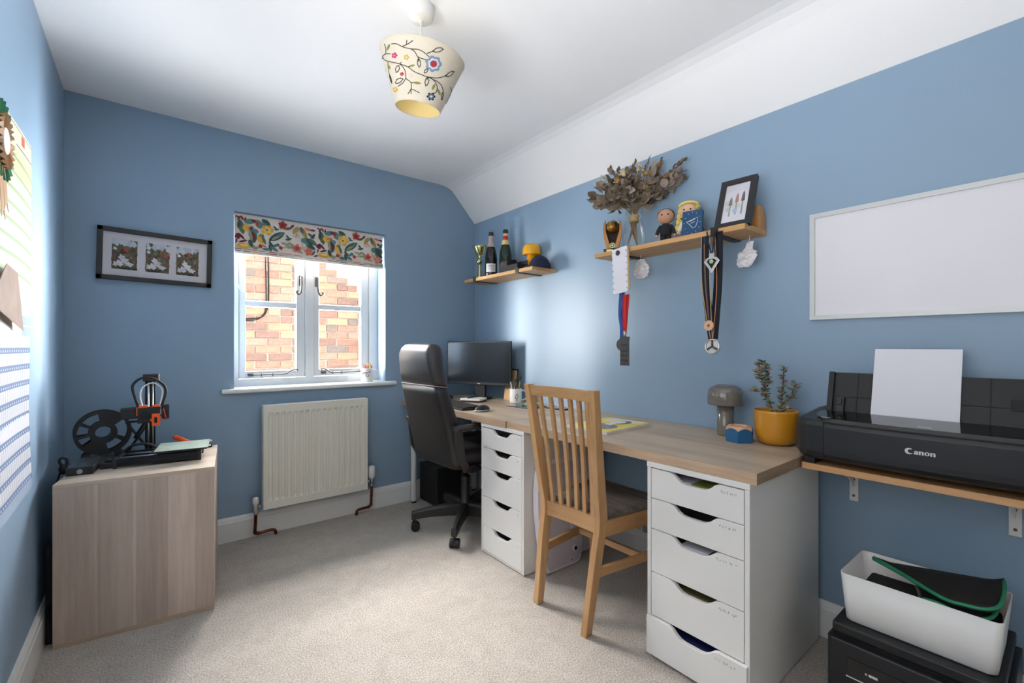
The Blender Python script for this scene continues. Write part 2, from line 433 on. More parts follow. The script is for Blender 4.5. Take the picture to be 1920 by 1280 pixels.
cb.tube(smooth_path([(.886, YW-.03, 2.4), (.878, YW-.03, 1.97), (.882, YW-.03, 1.75), (.880, YW-.03, 1.50), (.845, YW-.03, 1.41), (.78, YW-.035, 1.372), (.60, YW-.03, 1.36)], 6), .005, n=6)
tag(cb.build('outdoor_cable', 'black_matte'), 'thinner black cable running just left of the thick one on the brick wall', 'cable')
mat('paving', L(170,165,158), .9, var=.1)
struct(MB().box(-6, 3.29, -.4, 8, 14, -.3).build('ground', 'paving'), 'paved ground outside')
# ================================================================== desk run
wood('desk_top', L(196,178,156), L(162,142,121), 'Y', .42, 55, bands=(0, .62, [(0, 1.0), (.13, .93), (.30, 1.03), (.45, .95), (.62, 1.02), (.78, .92), (.9, 1.0)]), band_axis='X')
wood('desk_edge', L(208,182,156), L(178,150,124), 'Y', .5, 80)
wood('desk_end', L(176,152,126), L(140,116,92), 'X', .5, 80)
mat('cabinet_white', L(230, 229, 227), .38, var=.008, vscale=4)
mat('pencil', L(110, 110, 112), .6)
mat('tray_grey', L(150, 150, 150), .6)  # plain mid grey of the drawer trays
DZ0, DZ1 = .700, .7355
def desk(y0, y1, x0, label):
    o = thing('desk', label, 'desk', (x0, y0, 0))
    w, ln = XR-.004-x0, y1-y0
    t = MB().box(.0012, .0012, DZ0, w, ln-.0012, DZ1).build('tabletop', 'desk_top', o)
    MB().box(0, 0, DZ0+.0003, .0012, ln, DZ1-.0003).build('edge_band', 'desk_edge', t)
    for y in (0, ln-.0012): MB().box(.0012, y, DZ0+.0003, w, y+.0012, DZ1-.0003).build('end_band', 'desk_end', t)
    return o
def leg(desk, x, y):
    C0 = (x-desk.location.x, y-desk.location.y, 0)
    l = MB().lathe([(.0175, .012), (.02, .02), (.02, .55), (.0225, .56), (.0225, .685), (.02, .687)], 20, center=C0).build('leg', 'white_plastic', desk, label='white round desk leg')
    MB().lathe([(.018, 0), (.018, .012)], 16, center=C0).build('foot', 'black_plastic', l)
    MB().box(C0[0]-.045, C0[1]-.045, .687, C0[0]+.045, C0[1]+.045, .6995).build('mounting_plate', 'white_plastic', l, bevel=.004)
desk(.598, 1.8125, 1.4116, 'greyed oak desk length carrying the magazine and grey lamp')
dk = desk(1.8145, 3.030, 1.405, 'greyed oak desk length under the monitor and keyboard')
leg(dk, 1.466, 2.965); leg(dk, 1.96, 2.93)

def drawer_unit(y0, label, open_bottom, contents):
    """36 x 58 x 70 cm unit; local x = depth (0 at the front), local y runs from the far side"""
    W, DP, Hh, t = .36, .58, .70, .015
    o = thing('drawer_unit', label, 'drawer unit', (1.4067, y0-W, 0))
    c = MB()
    c.box(.002, 0, .004, DP, t, Hh-.018); c.box(.002, W-t, .004, DP, W, Hh-.018)
    c.box(.0, -.001, Hh-.018, DP, W+.001, Hh); c.box(.004, t, .004, DP, W-t, .012); c.box(DP-.008, t, .012, DP, W-t, Hh-.018)
    c.build('carcass', 'cabinet_white', o, bevel=.0012, seg=1)
    lv = [.679, .571, .462, .307, .151, .014]
    for i in range(5):
        z1, z0 = lv[i]-.0012, lv[i+1]+.0012
        a, e = t+.0018, W-t-.0018
        out = open_bottom if i == 4 else 0
        if open_bottom and i == 4: a, e = .004, W-.004
        mid = W/2; h = z1
        nb = [(mid+.088, h), (mid+.072, h-.006), (mid+.056, h-.020), (mid+.044, h-.027), (mid+.028, h-.030),
              (mid-.028, h-.030), (mid-.044, h-.027), (mid-.056, h-.020), (mid-.072, h-.006), (mid-.088, h)]
        poly = [(a, z0), (e, z0), (e, h)] + nb + [(a, h)]
        M = Matrix(((0,0,1,-out),(1,0,0,0),(0,1,0,0),(0,0,0,1)))
        dr = MB().prism(poly, .002, .018, M=M).build('drawer', 'cabinet_white', o, bevel=.0012, seg=1)
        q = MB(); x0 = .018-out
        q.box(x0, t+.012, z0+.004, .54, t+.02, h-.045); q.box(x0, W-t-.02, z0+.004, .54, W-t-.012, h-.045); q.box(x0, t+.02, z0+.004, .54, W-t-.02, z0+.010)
        q.build('tray', 'tray_grey', dr)
        for (ci, col, y0c, y1c) in contents:
            if ci == i: MB().box(x0+.004, y0c, z0+.012, .40, y1c, h-.027, c=L(*col)).build('drawer_contents', 'print', dr)
        # faint pencilled note by the top right corner
        s = MB(); rr = random.Random(i*7+int(y0*10)); yy = .045
        for k in range(7 if y0 < 1.2 else 2):
            w_ = .004 + rr.random()*.005; zz = h-.020-(k % 2)*.004*rr.random()
            for st in range(2): s.tube([(.0017-out, yy-rr.random()*w_, zz-rr.random()*.006), (.0017-out, yy-rr.random()*w_, zz+rr.random()*.005)], .0004, n=4)
            yy += w_*1.4
        if i != 1 or True: s.build('pencil_note', 'pencil', dr)
    return o
drawer_unit(.977, 'white five-drawer unit at the near end of the desk, its lowest drawer ajar', .012,
            [(0, (112,120,52), .10, .20), (0, (190,190,205), .20, .29), (2, (205,205,215), .14, .24), (4, (14,24,70), .08, .30), (3, (92,86,48), .1, .26)])
drawer_unit(2.0344, 'white five-drawer unit beside the office chair', 0, [(1, (60,52,44), .10, .27)])

# ------------------------------------------------------------------ wooden chair
wood('chair_oak', L(200,160,114), L(170,128,86), 'Z', .38, 45, spec=.5)
wood('chair_oak_rail', L(200,160,114), L(172,130,88), 'Y', .38, 45, spec=.5)
mat('chair_cloth', L(104, 95, 88), .9, var=.35, vscale=60, bump=.4, bscale=500, stretch=(1, .15, 1))
ch = thing('dining_chair', 'light oak slat-back dining chair with a brown cushion seat', 'chair', (1.50, 1.31, 0))
def W2(p): return Vector((p[0]-1.50, p[1]-1.31, p[2]))
def bar(b, pts, wy, wx, m=0):
    """square bar through points, half sizes wx (world x) and wy (world y)"""
    n = len(pts); wxs = wx if isinstance(wx, (list, tuple)) else [wx]*n; wys = wy if isinstance(wy, (list, tuple)) else [wy]*n
    b.loft([[W2((p[0]+sx*a, p[1]+sy*c, p[2])) for sx, sy in ((-1,-1),(1,-1),(1,1),(-1,1))] for p, a, c in zip(pts, wxs, wys)], m, smooth=False)
    return b
def post_path(f, k, t):
    """foot, knee, top -> smooth bent post"""
    ctrl = [f, tuple(f[i]+(k[i]-f[i])*.72 for i in range(3)), k, tuple(k[i]+(t[i]-k[i])*.25 for i in range(3)), t]
    return [tuple(p) for p in smooth_path(ctrl, 5)]
PL = post_path((1.318, 1.468, 0), (1.352, 1.452, .43), (1.262, 1.466, .957))
PR = post_path((1.312, 1.186, 0), (1.366, 1.158, .43), (1.252, 1.094, .957))
def at_z(P, z):
    for a, c in zip(P, P[1:]):
        if a[2] <= z <= c[2]:
            q = (z-a[2])/(c[2]-a[2]); return tuple(a[i]+(c[i]-a[i])*q for i in range(3))
    return P[-1]
for P in (PL, PR):
    k = len(P)
    wx = [.017 + .006*math.sin(PI*min(1, p[2]/.86)) for p in P]
    bar(MB(), P, .0145, wx).build('leg', 'chair_oak', ch, bevel=.002)
# rails of the back (bowed), slats
def bow(z, t, d=0):
    a, c = at_z(PL, z), at_z(PR, z)
    return (a[0]+(c[0]-a[0])*t + .030*math.sin(PI*t)*d, a[1]+(c[1]-a[1])*t, z)
def rail(z0, z1, d, th, name):
    rings = []
    for i in range(13):
        t = i/12
        p0, p1 = bow(z0, t, d), bow(z1, t, d)
        rings.append([W2((p0[0]-th, p0[1], z0)), W2((p0[0]+th, p0[1], z0)), W2((p1[0]+th, p1[1], z1)), W2((p1[0]-th, p1[1], z1))])
    MB().loft(rings, smooth=False).build(name, 'chair_oak_rail', ch, bevel=.002)
rail(.908, .952, 1, .010, 'top_rail')
rail(.385, .448, .25, .011, 'back_rail')
for i in range(6):
    t = (i+.9)/6.8
    lo, hi = bow(.44, t, .25), bow(.915, t, 1)
    mid = tuple(bow(.66, t, .75)); mid = (mid[0]+.004, mid[1], mid[2])
    P = [tuple(p) for p in smooth_path([lo, mid, hi], 6)]
    bar(MB(), P, .0095, .0065).build('slat', 'chair_oak', ch, bevel=.0015)
# seat frame
FL, FR = (1.735, 1.515, 0), (1.735, 1.105, 0)
for p in (FL, FR): bar(MB(), [(p[0], p[1], 0), (p[0], p[1], .43)], .017, .017).build('leg', 'chair_oak', ch, bevel=.002)
def side(b, p, q, z0, z1, th):
    p, q = Vector(p), Vector(q); d = (q-p).normalized(); nrm = Vector((-d.y, d.x, 0))*th
    b.hexa([W2((*(p+nrm).xy, z0)), W2((*(p-nrm).xy, z0)), W2((*(q-nrm).xy, z0)), W2((*(q+nrm).xy, z0))],
           [W2((*(p+nrm).xy, z1)), W2((*(p-nrm).xy, z1)), W2((*(q-nrm).xy, z1)), W2((*(q+nrm).xy, z1))]); return b
wood('chair_oak_x', L(194,150,104), L(164,120,76), 'X', .4, 45, spec=.5)
side(MB(), (1.37, 1.152, 0), (1.735, 1.107, 0), .378, .438, .011).build('seat_rail', 'chair_oak_x', ch, bevel=.002)
side(MB(), (1.36, 1.456, 0), (1.735, 1.512, 0), .378, .438, .011).build('seat_rail', 'chair_oak_x', ch, bevel=.002)
side(MB(), (1.735, 1.105, 0), (1.735, 1.515, 0), .378, .438, .011).build('seat_rail', 'chair_oak_rail', ch, bevel=.002)
side(MB(), (1.345, 1.165, 0), (1.73, 1.112, 0), .222, .256, .009).build('stretcher', 'chair_oak_x', ch, bevel=.002)
side(MB(), (1.338, 1.456, 0), (1.73, 1.508, 0), .222, .256, .009).build('stretcher', 'chair_oak_x', ch, bevel=.002)
side(MB(), (1.60, 1.128, 0), (1.60, 1.492, 0), .226, .254, .009).build('stretcher', 'chair_oak_rail', ch, bevel=.002)
# cushion
rings = []
for q, z in ((0, .432), (.25, .440), (.55, .452), (.85, .462), (1, .464)):
    ins = .0 if q < .6 else (.006 if q < .9 else .03)
    rings.append([W2(p) for p in ((1.385+ins, 1.150+ins, z), (1.748-ins, 1.098+ins, z), (1.748-ins, 1.522-ins, z), (1.375+ins, 1.462-ins, z))])
MB().loft(rings, smooth=False).build('seat_cushion', 'chair_cloth', ch, bevel=.012, seg=3)

# ------------------------------------------------------------------ office chair
mat('leather', L(27, 25, 26), .42, spec=.5, var=.12, vscale=8, bump=.12, bscale=60)
mat('leather_sheen', L(50, 48, 52), .36, spec=.55, var=.05, vscale=10, bump=.08, bscale=80)  # paler copy for the headrest, its sheen painted into the colour
mat('seam_thread', L(150, 140, 138), .5)
mat('chair_plastic', L(38, 36, 35), .42, spec=.5)
oc = thing('office_chair', 'black high-back leather office chair on castors', 'chair', (1.525, 2.375, 0), math.radians(3))
A0 = -math.radians(3)
for a in (226, 154, 82, 10, 298):
    th = math.radians(a) + A0; d = Vector((math.cos(th), math.sin(th), 0)); s = Vector((-d.y, d.x, 0))
    rings = []
    for r, zt, zb, w in ((.02, .152, .075, .026), (.10, .150, .080, .025), (.22, .136, .080, .021), (.30, .122, .070, .018), (.328, .116, .068, .017)):
        rings.append([d*r + s*w*.6 + Vector((0,0,zt)), d*r - s*w*.6 + Vector((0,0,zt)), d*r - s*w + Vector((0,0,zt-.012)), d*r - s*w*.9 + Vector((0,0,zb)), d*r + s*w*.9 + Vector((0,0,zb)), d*r + s*w + Vector((0,0,zt-.012))])
    lg = MB().loft(rings, smooth=False).build('base_leg', 'chair_plastic', oc, bevel=.003)
    c = MB(); p = d*.312
    for k in (-1, 1):
        q = p + s*.016*k - d*.008
        c.cyl(q + Vector((0,0,.026)) - s*.011, q + Vector((0,0,.026)) + s*.011, .026, n=20)
    c.cyl(p + Vector((0,0,.03)), p + Vector((0,0,.08)), .008, n=10)
    c.box(-.012, -.006, .03, .012, .006, .056, M=Tr(*p) @ Rot(z=th))
    c.build('castor', 'black_plastic', lg, bevel=.002)
MB().lathe([(.03, .075), (.034, .085), (.034, .15), (.027, .155), (.027, .30), (.029, .305), (.029, .315), (.016, .317), (.016, .42)], 20).build('gas_column', 'chair_plastic', oc)
m_ = MB(); m_.box(-.11, -.09, .405, .12, .09, .435); m_.tube([(.02, -.05, .40), (.03, -.14, .375), (.03, -.19, .37)], .006); m_.build('tilt_mechanism', 'black_plastic', oc, bevel=.004)
def rr_ring(x0, x1, hw, z, r, n=5, tilt=0):
    return [(x, y, z + tilt*(x-x0)) for x, y in rrect(x0, -hw, x1, hw, r, n)]
st = MB(); st.loft([rr_ring(-.20, .26, .215, .435, .06), rr_ring(-.225, .285, .24, .455, .07), rr_ring(-.23, .29, .245, .49, .07), rr_ring(-.22, .285, .235, .525, .07), rr_ring(-.19, .25, .19, .54, .06)])
st.build('seat', 'leather', oc)
bk = MB(); rings = []
#       z     xback  thick  halfw  radius
prof = [(.425, -.205, .030, .18, .014), (.430, -.225, .070, .212, .03), (.47, -.240, .085, .228, .038), (.56, -.258, .095, .232, .042), (.66, -.283, .098, .230, .044), (.76, -.308, .096, .224, .044),
        (.85, -.330, .090, .214, .040), (.90, -.341, .088, .207, .040), (.96, -.354, .096, .202, .044), (1.03, -.368, .106, .198, .050), (1.075, -.372, .108, .192, .050), (1.105, -.362, .096, .180, .045), (1.125, -.342, .066, .160, .03), (1.132, -.325, .030, .135, .014)]
for z, xb, th, hw, r in prof: rings.append(rr_ring(xb, xb+th, hw, z, r, 5, -.12))
cut = 7
bk.loft(rings[:cut+1], m=0); bk.loft(rings[cut:], m=1)
bo = bk.build('backrest', ['leather', 'leather_sheen'], oc)
sm = MB(); z, xb, th, hw, r = prof[cut]
sm.tube([(x, y, zz) for x, y, zz in rr_ring(xb-.0015, xb+th+.0015, hw+.0015, z, r, 5, -.12)], .0022, n=6, closed=True)
sm.build('seam', 'seam_thread', bo)
for sd in (-1, 1):
    y = sd*.252
    pd = MB(); pd.loft([[(x, y+w*.034*ww, .655+h) for w, h in ((-1,.0),(-1,.014),(-.6,.026),(.6,.026),(1,.014),(1,0))] for x, ww in ((-.265,.5),(-.25,.9),(-.14,1),(.02,1),(.09,.85),(.11,.4))])
    ap = pd.build('armrest', 'chair_plastic', oc, bevel=.003)
    lp = MB(); pts = [(-.232, y, .66), (-.226, y, .60), (-.212, y, .50), (-.175, y, .435), (-.10, y*.93, .418), (.0, y*.93, .418), (.045, y, .45), (.06, y, .53), (.065, y, .60), (.065, y, .66)]
    lp.loft([[(p[0]+a*.026*(1 if i in (0,1,2,7,8,9) else .6), p[1]+c*.011, p[2]+(0 if i in (0,1,2,7,8,9) else a*.016*(1 if i < 5 else -1))) for a, c in ((-1,-1),(1,-1),(1,1),(-1,1))] for i, p in enumerate(pts)], smooth=False)
    lp.build('arm_support', 'chair_plastic', ap, bevel=.004)
# ================================================================== pendant lamp
EMB = {"stems":[[[2.836,0.123],[2.665,0.14],[2.505,0.191],[2.3,0.215],[2.129,0.207],[1.98,0.232],[1.845,0.277]],[[2.518,0.183],[2.372,0.144],[2.252,0.086]],[[2.41,0.153],[2.393,0.086]],[[2.3,0.215],[2.2,0.252],[2.119,0.32],[1.896,0.334]],[[1.905,0.235],[1.749,0.163]],[[-2.628,0.165],[-2.821,0.212],[-3.001,0.301],[2.988,0.381],[2.716,0.432],[2.397,0.492],[2.216,0.552],[2.002,0.578],[1.783,0.585],[1.531,0.552],[1.346,0.49],[1.206,0.405]],[[-2.733,0.185],[-3.134,0.225],[2.94,0.262]],[[-3.134,0.225],[3.092,0.158],[3.109,0.075]],[[2.68,0.434],[2.558,0.492],[2.487,0.57],[2.485,0.664],[2.418,0.694],[2.314,0.738],[2.318,0.834],[2.448,0.917]],[[2.318,0.834],[2.167,0.849],[1.993,0.875]],[[2.318,0.834],[2.321,0.914]],[[2.651,0.451],[2.59,0.415]],[[2.485,0.664],[2.618,0.741],[2.875,0.785]],[[1.783,0.585],[1.648,0.594],[1.428,0.598],[1.218,0.636],[1.07,0.711],[0.961,0.82]],[[1.686,0.585],[1.528,0.62],[1.409,0.681],[1.388,0.765],[1.52,0.826]],[[-3.14,0.355],[-3.048,0.502],[-3.072,0.689]],[[0.81,0.523],[0.466,0.571],[0.334,0.755]],[[2.314,0.738],[2.227,0.725]],[[2.397,0.492],[2.335,0.474]],[[1.798,0.588],[1.798,0.637]],[[2.119,0.32],[2.086,0.393]]],"leaves":[[1.66,0.124,-15,50,20,"o"],[2.084,0.408,85,42,16,"o"],[1.869,0.503,-50,26,12,"o"],[1.105,0.364,-35,45,17,"o"],[1.796,0.662,100,45,18,"o"],[2.788,0.699,-30,42,20,"o"],[2.766,0.514,110,34,18,"o"],[-3.054,0.62,60,42,12,"o"],[1.047,0.763,100,40,8,"o"],[2.277,0.468,-15,32,12,"g"],[2.108,0.724,5,42,14,"g"],[2.969,0.157,-65,35,12,"g"],[3.14,0.437,80,30,13,"g"],[1.536,0.704,115,36,12,"g"],[1.272,0.743,65,36,12,"g"]],"fl":[[2.798,0.303,32,"m"],[2.428,0.347,28,"y"],[1.698,0.358,85,"b"],[2.618,0.6,21,"r"],[2.317,0.62,20,"p"],[1.533,0.872,45,"k"],[3.083,0.815,28,"y"],[0.333,0.331,40,"m"],[-2.628,0.371,22,"b2"]],"lj":[[[-0.00233,-0.00058],[-0.0005,0.0015]],[[-0.00267,-0.00033],[-0.00017,0.0015]],[[-0.00283,-0.00042],[-0.00042,0.00158]],[[-0.00383,-0.00125],[-0.00158,0.00133]],[[-0.00317,-0.00058],[-0.0005,0.0015]],[[-0.0045,0.00025],[0.00067,0.00158]],[[-0.00392,0.00025],[0.0005,0.00158]],[[0.51617,0.00108],[0.002,0.00133]],[[-0.00542,-0.00133],[-0.00225,0.00133]],[[-0.00292,-0.00017],[0.0,0.0015]],[[-0.00333,-0.00025],[-0.00017,0.00158]],[[-0.00383,0.00058],[0.00083,0.00142]],[[-0.00567,0.00092],[-0.52208,0.00133]],[[-0.00358,-0.00075],[-0.00092,0.0015]],[[-0.00433,-0.00092],[-0.0015,0.0015]]],"fj":[[[-0.0035,0.00025],[0.00058,0.00142]],[[-0.00283,-8e-05],[8e-05,0.00158]],[[-0.00267,-0.00058],[-0.00058,0.0015]],[[-0.00367,0.0],[0.0005,0.0015]],[[-0.00325,-0.00017],[0.0,0.00158]],[[-0.004,-0.00067],[-0.00117,0.0015]],[[-0.00675,0.00067],[0.00158,0.0015]],[[0.00017,-0.0005],[8e-05,0.002]],[[-0.00608,0.00133],[0.0,0.00192]]]}
mat('shade_linen', L(220, 210, 192), .9, spec=.1, var=.03, vscale=300, bump=.1, bscale=600)
mat('shade_lining', L(246, 224, 160), .6, spec=.2)
mat('yarn_black', L(44, 40, 40), .9)
lamp = thing('pendant_lamp', 'cream pendant lampshade embroidered with flowers, hanging askew from the ceiling', 'ceiling lamp', (.7645, 1.487, ZC))
LB = Vector((.7645, 1.487, ZC))
MB().lathe([(.046, 0), (.047, -.018), (.046, -.022), (.044, -.040), (.034, -.050), (.008, -.054), (.006, -.062)][::-1], 28).build('ceiling_rose', 'white_plastic', lamp, bevel=.001)
sc_ = Vector((.7668, 1.4788, 2.1579)); ax_ = Vector((-.0259, .1707, -1)).normalized()
su = ax_.cross(Vector((0,1,0))).normalized(); sw = ax_.cross(su); RT, RB, SH = .1507, .0813, .1749
def shade_pt(th, k, off=0.0):
    r = RT + (RB-RT)*k + off
    return sc_ + ax_*(k*SH) + (math.cos(th)*su + math.sin(th)*sw)*r - LB
hub = sc_ + ax_*(SH*.18) - LB
MB().tube(smooth_path([(0, 0, -.058), (0, -.001, -.11), hub - ax_*.03, hub], 5), .0035, n=8).build('cord', 'white_plastic', lamp)
fit = MB(); fit.cyl(hub - ax_*.01, hub + ax_*.06, .02, n=16); fit.build('bulb_holder', 'white_plastic', lamp)
bl = MB(); bl.ell((0,0,0), (.024, .024, .034), 14, 10, M=Tr(*(hub + ax_*.085))); bl.build('bulb', 'white_gloss', lamp)
sp = MB()
for k in range(3):
    a = 2*PI*k/3+.4
    sp.tube([hub, shade_pt(a, .12, -.003)], .0018, n=6)
sp.build('shade_spider', 'white_plastic', lamp)
n = 64; sh = MB()
for off, m in ((0, 0), (-.0025, 1)):
    sh.loft([[shade_pt(2*PI*i/n, k, off) for i in range(n)] for k in [j/10 for j in range(11)]], m, True, False)
for k, o in ((0, 0), (1, 0)): sh.tube([shade_pt(2*PI*i/n, k, -.001) for i in range(n)], .0022, n=6, closed=True, m=0)
shade = sh.build('shade', ['shade_linen', 'shade_lining'], lamp, recalc=False)
UW = lambda t: t + 2*PI if t < -1 else t
yb = MB()
for s in EMB['stems']:
    pts = [Vector((UW(a), k, 0)) for a, k in s]
    yb.tube([shade_pt(p.x, p.y, .0006) for p in smooth_path(pts, 5)], .0012, n=5)
lay = [0]
def patch(th, k, J, loop, c, b):
    """loop in photo-like px offsets, mapped to the cone in rings so that it hugs the curve"""
    lay[0] += 1; o = .0006 + .00025*(lay[0] % 5)
    m = len(loop); v = [shade_pt(th, k, o)]; f = []
    for q in (.34, .67, 1.0):
        v += [shade_pt(th + q*x*J[0][0] + q*y*J[1][0], k + q*x*J[0][1] + q*y*J[1][1], o) for x, y in loop]
    for i in range(m):
        j = (i+1) % m; f.append((0, 1+i, 1+j))
        for r in (0, 1): f.append((1+r*m+i, 1+r*m+m+i, 1+r*m+m+j, 1+r*m+j))
    b.add(v, f, c=c)
def fixJ(J):
    for r in J:
        if abs(r[0]) > .05: r[0] = -.004 if r is J[0] else 0.0
    if J[1][1] > .01 or J[1][1] < .0008: J[1][1] = .0013
    return J
def leaf_loop(l, w, ang):
    a = math.radians(ang); out = []
    for i in range(14):
        t = 2*PI*i/14; x = l*math.cos(t); y = w*math.sin(t)*(1 - .5*abs(math.cos(t))**3)
        out.append((x*math.cos(a) - y*math.sin(a), x*math.sin(a) + y*math.cos(a)))
    return out
for (th, k, ang, l, w, kind), J in zip(EMB['leaves'], EMB['lj']):
    J = fixJ(J); th = UW(th)
    if kind == 'o':
        lp = leaf_loop(l, w, ang)
        yb.tube([shade_pt(th + x*J[0][0] + y*J[1][0], k + x*J[0][1] + y*J[1][1], .0006) for x, y in lp], .0012, n=5, closed=True)
        for x, y in lp[1:7:2] + lp[8:13:2]:
            yb.tube([shade_pt(th + q*x*J[0][0] + q*y*J[1][0], k + q*x*J[0][1] + q*y*J[1][1], .0007) for q in (.9, 1.3)], .0008, n=4)
    else:
        q = MB(); patch(th, k, J, leaf_loop(l, w, ang), L(140, 140, 74), q); q.build('stitched_leaf', 'print', shade, recalc=False)
FC = dict(m=(190,70,110), y=(206,164,84), r=(176,44,66), p=(228,180,180), k=(40,44,50), b2=(120,150,180))
def flower(r, n, lobe): return [(r*(1-lobe+lobe*abs(math.cos(n*t/2)))*math.cos(t), r*(1-lobe+lobe*abs(math.cos(n*t/2)))*math.sin(t)) for t in [2*PI*i/40 for i in range(40)]]
for (th, k, r, kind), J in zip(EMB['fl'], EMB['fj']):
    J = fixJ(J); th = UW(th); q = MB(); lay[0] = 0
    if kind == 'b':
        patch(th, k, J, flower(r*1.0, 7, .22), L(122, 150, 174), q); patch(th, k, J, flower(r*.66, 7, .2), L(226, 224, 222), q)
        patch(th, k, J, flower(r*.50, 7, .2), L(150, 172, 190), q); patch(th, k, J, flower(r*.40, 9, .15), L(178, 52, 66), q)
    elif kind == 'k':
        patch(th, k, J, flower(r, 6, .45), L(44, 46, 52), q); patch(th, k, J, flower(r*.6, 6, .5), L(120, 150, 180), q); patch(th, k, J, flower(r*.2, 6, .1), L(230, 225, 215), q)
    else:
        patch(th, k, J, flower(r, 5, .35), L(*FC[kind]), q); patch(th, k, J, flower(r*.45, 4, .3), L(*[min(255, c+40) for c in FC[kind]]), q)
    q.build('stitched_flower', 'print', shade, recalc=False)
yb.build('stitched_stems', 'yarn_black', shade)
# ================================================================== window wall
mat('radiator_enamel', L(226, 224, 212), .35)
mat('copper', L(122, 70, 48), .35, metal=1, var=.35, vscale=40)
rad = thing('radiator', 'cream panel radiator under the window', 'radiator', (.508, 2.936, 0))
RW, RZ0, RZ1 = .608, .172, .770
b = MB(); pz = [RZ0+.035, RZ0+.05, RZ1-.05, RZ1-.035]
xs = [0.0, .018]; dep = [0, 0]
nr = 17; p = (RW-.036)/nr
for i in range(nr):
    x = .018 + i*p
    xs += [x+p*.12, x+p*.30, x+p*.70, x+p*.88]; dep += [0, 1, 1, 0]
xs += [RW-.018, RW]; dep += [0, 0]
rows = [(RZ0, 0), (RZ0+.040, 0), (RZ0+.056, 1), (RZ1-.056, 1), (RZ1-.040, 0), (RZ1, 0)]
rings = [[(x, .010*d*k, z) for x, d in zip(xs, dep)] for z, k in rows]
b.loft(rings, smooth=False, cap=False, closed=False)
b.build('front_panel', 'radiator_enamel', rad, recalc=True)
e = MB()
e.box(0, .0, RZ0-.004, RW, .006, RZ0+.0); e.box(-.004, -.001, RZ0-.004, 0, .055, RZ1+.002); e.box(RW, -.001, RZ0-.004, RW+.004, .055, RZ1+.002)
e.box(0, -.001, RZ1, RW, .055, RZ1+.003)
e.build('casing', 'radiator_enamel', rad, bevel=.0015)
MB().box(.004, .045, RZ0+.01, RW-.004, .055, RZ1-.004).build('back_panel', 'radiator_enamel', rad)
hk = MB()
for x in (.08, RW-.10): hk.box(x, .055, .25, x+.03, .0985, .72)
hk.build('wall_bracket', 'white_plastic', rad)
def valve(x, head_prof, zj, path, name, lab):
    v_ = MB(); v_.tube(smooth_path(path, 5), .0085, n=10)
    for q in (path[2], path[3]): v_.ell(q, .0115, 10, 6)
    po = v_.build('pipe', 'copper', rad, label='bare copper radiator pipe')
    j = MB(); sgn = 1 if x < 0 else -1
    j.cyl((x, .03, zj-.035), (x, .03, zj+.018), .0095, n=14); j.cyl((x, .03, zj), (x+sgn*.05, .03, zj), .008, n=12); j.cyl((x+sgn*.014, .03, zj), (x+sgn*.026, .03, zj), .0125, n=6); j.cyl((x, .03, zj-.04), (x, .03, zj-.025), .0125, n=6)
    j.build('valve_body', 'steel', rad)
    h = MB(); h.lathe(head_prof, 20, center=(x, .03, zj+.016)); h.build(name, 'white_plastic', rad, label=lab)
valve(-.038, [(.010, -.04), (.010, 0), (.0165, .004), (.0175, .02), (.0165, .036), (.010, .043), (.001, .045)], .185, [(-.038, .03, .15), (-.038, .035, .09), (-.038, .045, .036), (-.020, .047, .026), (.03, .046, .030), (.052, .044, .030), (.066, .043, .022), (.070, .042, -.002)], 'lockshield_cap', 'white lockshield cap')
valve(.650, [(.015, 0), (.019, .004), (.0225, .02), (.0230, .045), (.021, .075), (.0195, .080), (.012, .083), (.001, .083)], .215, [(.650, .03, .18), (.650, .035, .11), (.650, .045, .050), (.634, .047, .036), (.59, .046, .034), (.565, .044, .032), (.553, .043, .022), (.550, .042, -.002)], 'thermostat_head', 'white thermostat head')

# ------------------------------------------------------------------ roman blind
mat('blind_linen', L(230, 222, 214), .9, spec=.1, bump=.1, bscale=900)
bd = thing('roman_blind', 'floral roman blind folded up at the top of the window', 'blind', (.376, 3.062, 1.665))
BW, BH = .895, .228
fb = MB(); rings = []
for i in range(25):
    x = BW*i/24; w = .0012*math.sin(i*.9)
    rings.append([(x, w, BH), (x, w-.002, BH-.10), (x, w-.004, .030), (x, -.006+w, .014), (x, -.001+w, .006), (x, .006, .010), (x, .004, .03), (x, .004, BH)])
fb.loft(rings, smooth=False)
fab = fb.build('fabric', 'blind_linen', bd)
fo = MB()
for k, (z, y) in enumerate(((.018, -.014), (.008, -.010), (.000, -.004))):
    fo.loft([[(BW*i/12, y + .008*math.cos(a) + .002*math.sin(i*.8+k), z + .006*math.sin(a)) for a in [2*PI*q/8 for q in range(8)]] for i in range(13)])
fl_ = fo.build('fold', 'blind_linen', bd)
MB().box(-.002, .004, BH-.012, BW+.002, .030, BH+.004).build('headrail', 'white_plastic', bd)
ch_ = MB(); ch_.tube(smooth_path([(.012, -.012, .0), (.012, -.014, -.10), (.016, -.016, -.18), (.028, -.018, -.225), (.044, -.016, -.21), (.044, -.014, -.15), (.030, -.012, -.06), (.022, -.012, .02)], 6), .0016, n=5)
ch_.build('pull_chain', 'white_plastic', bd)
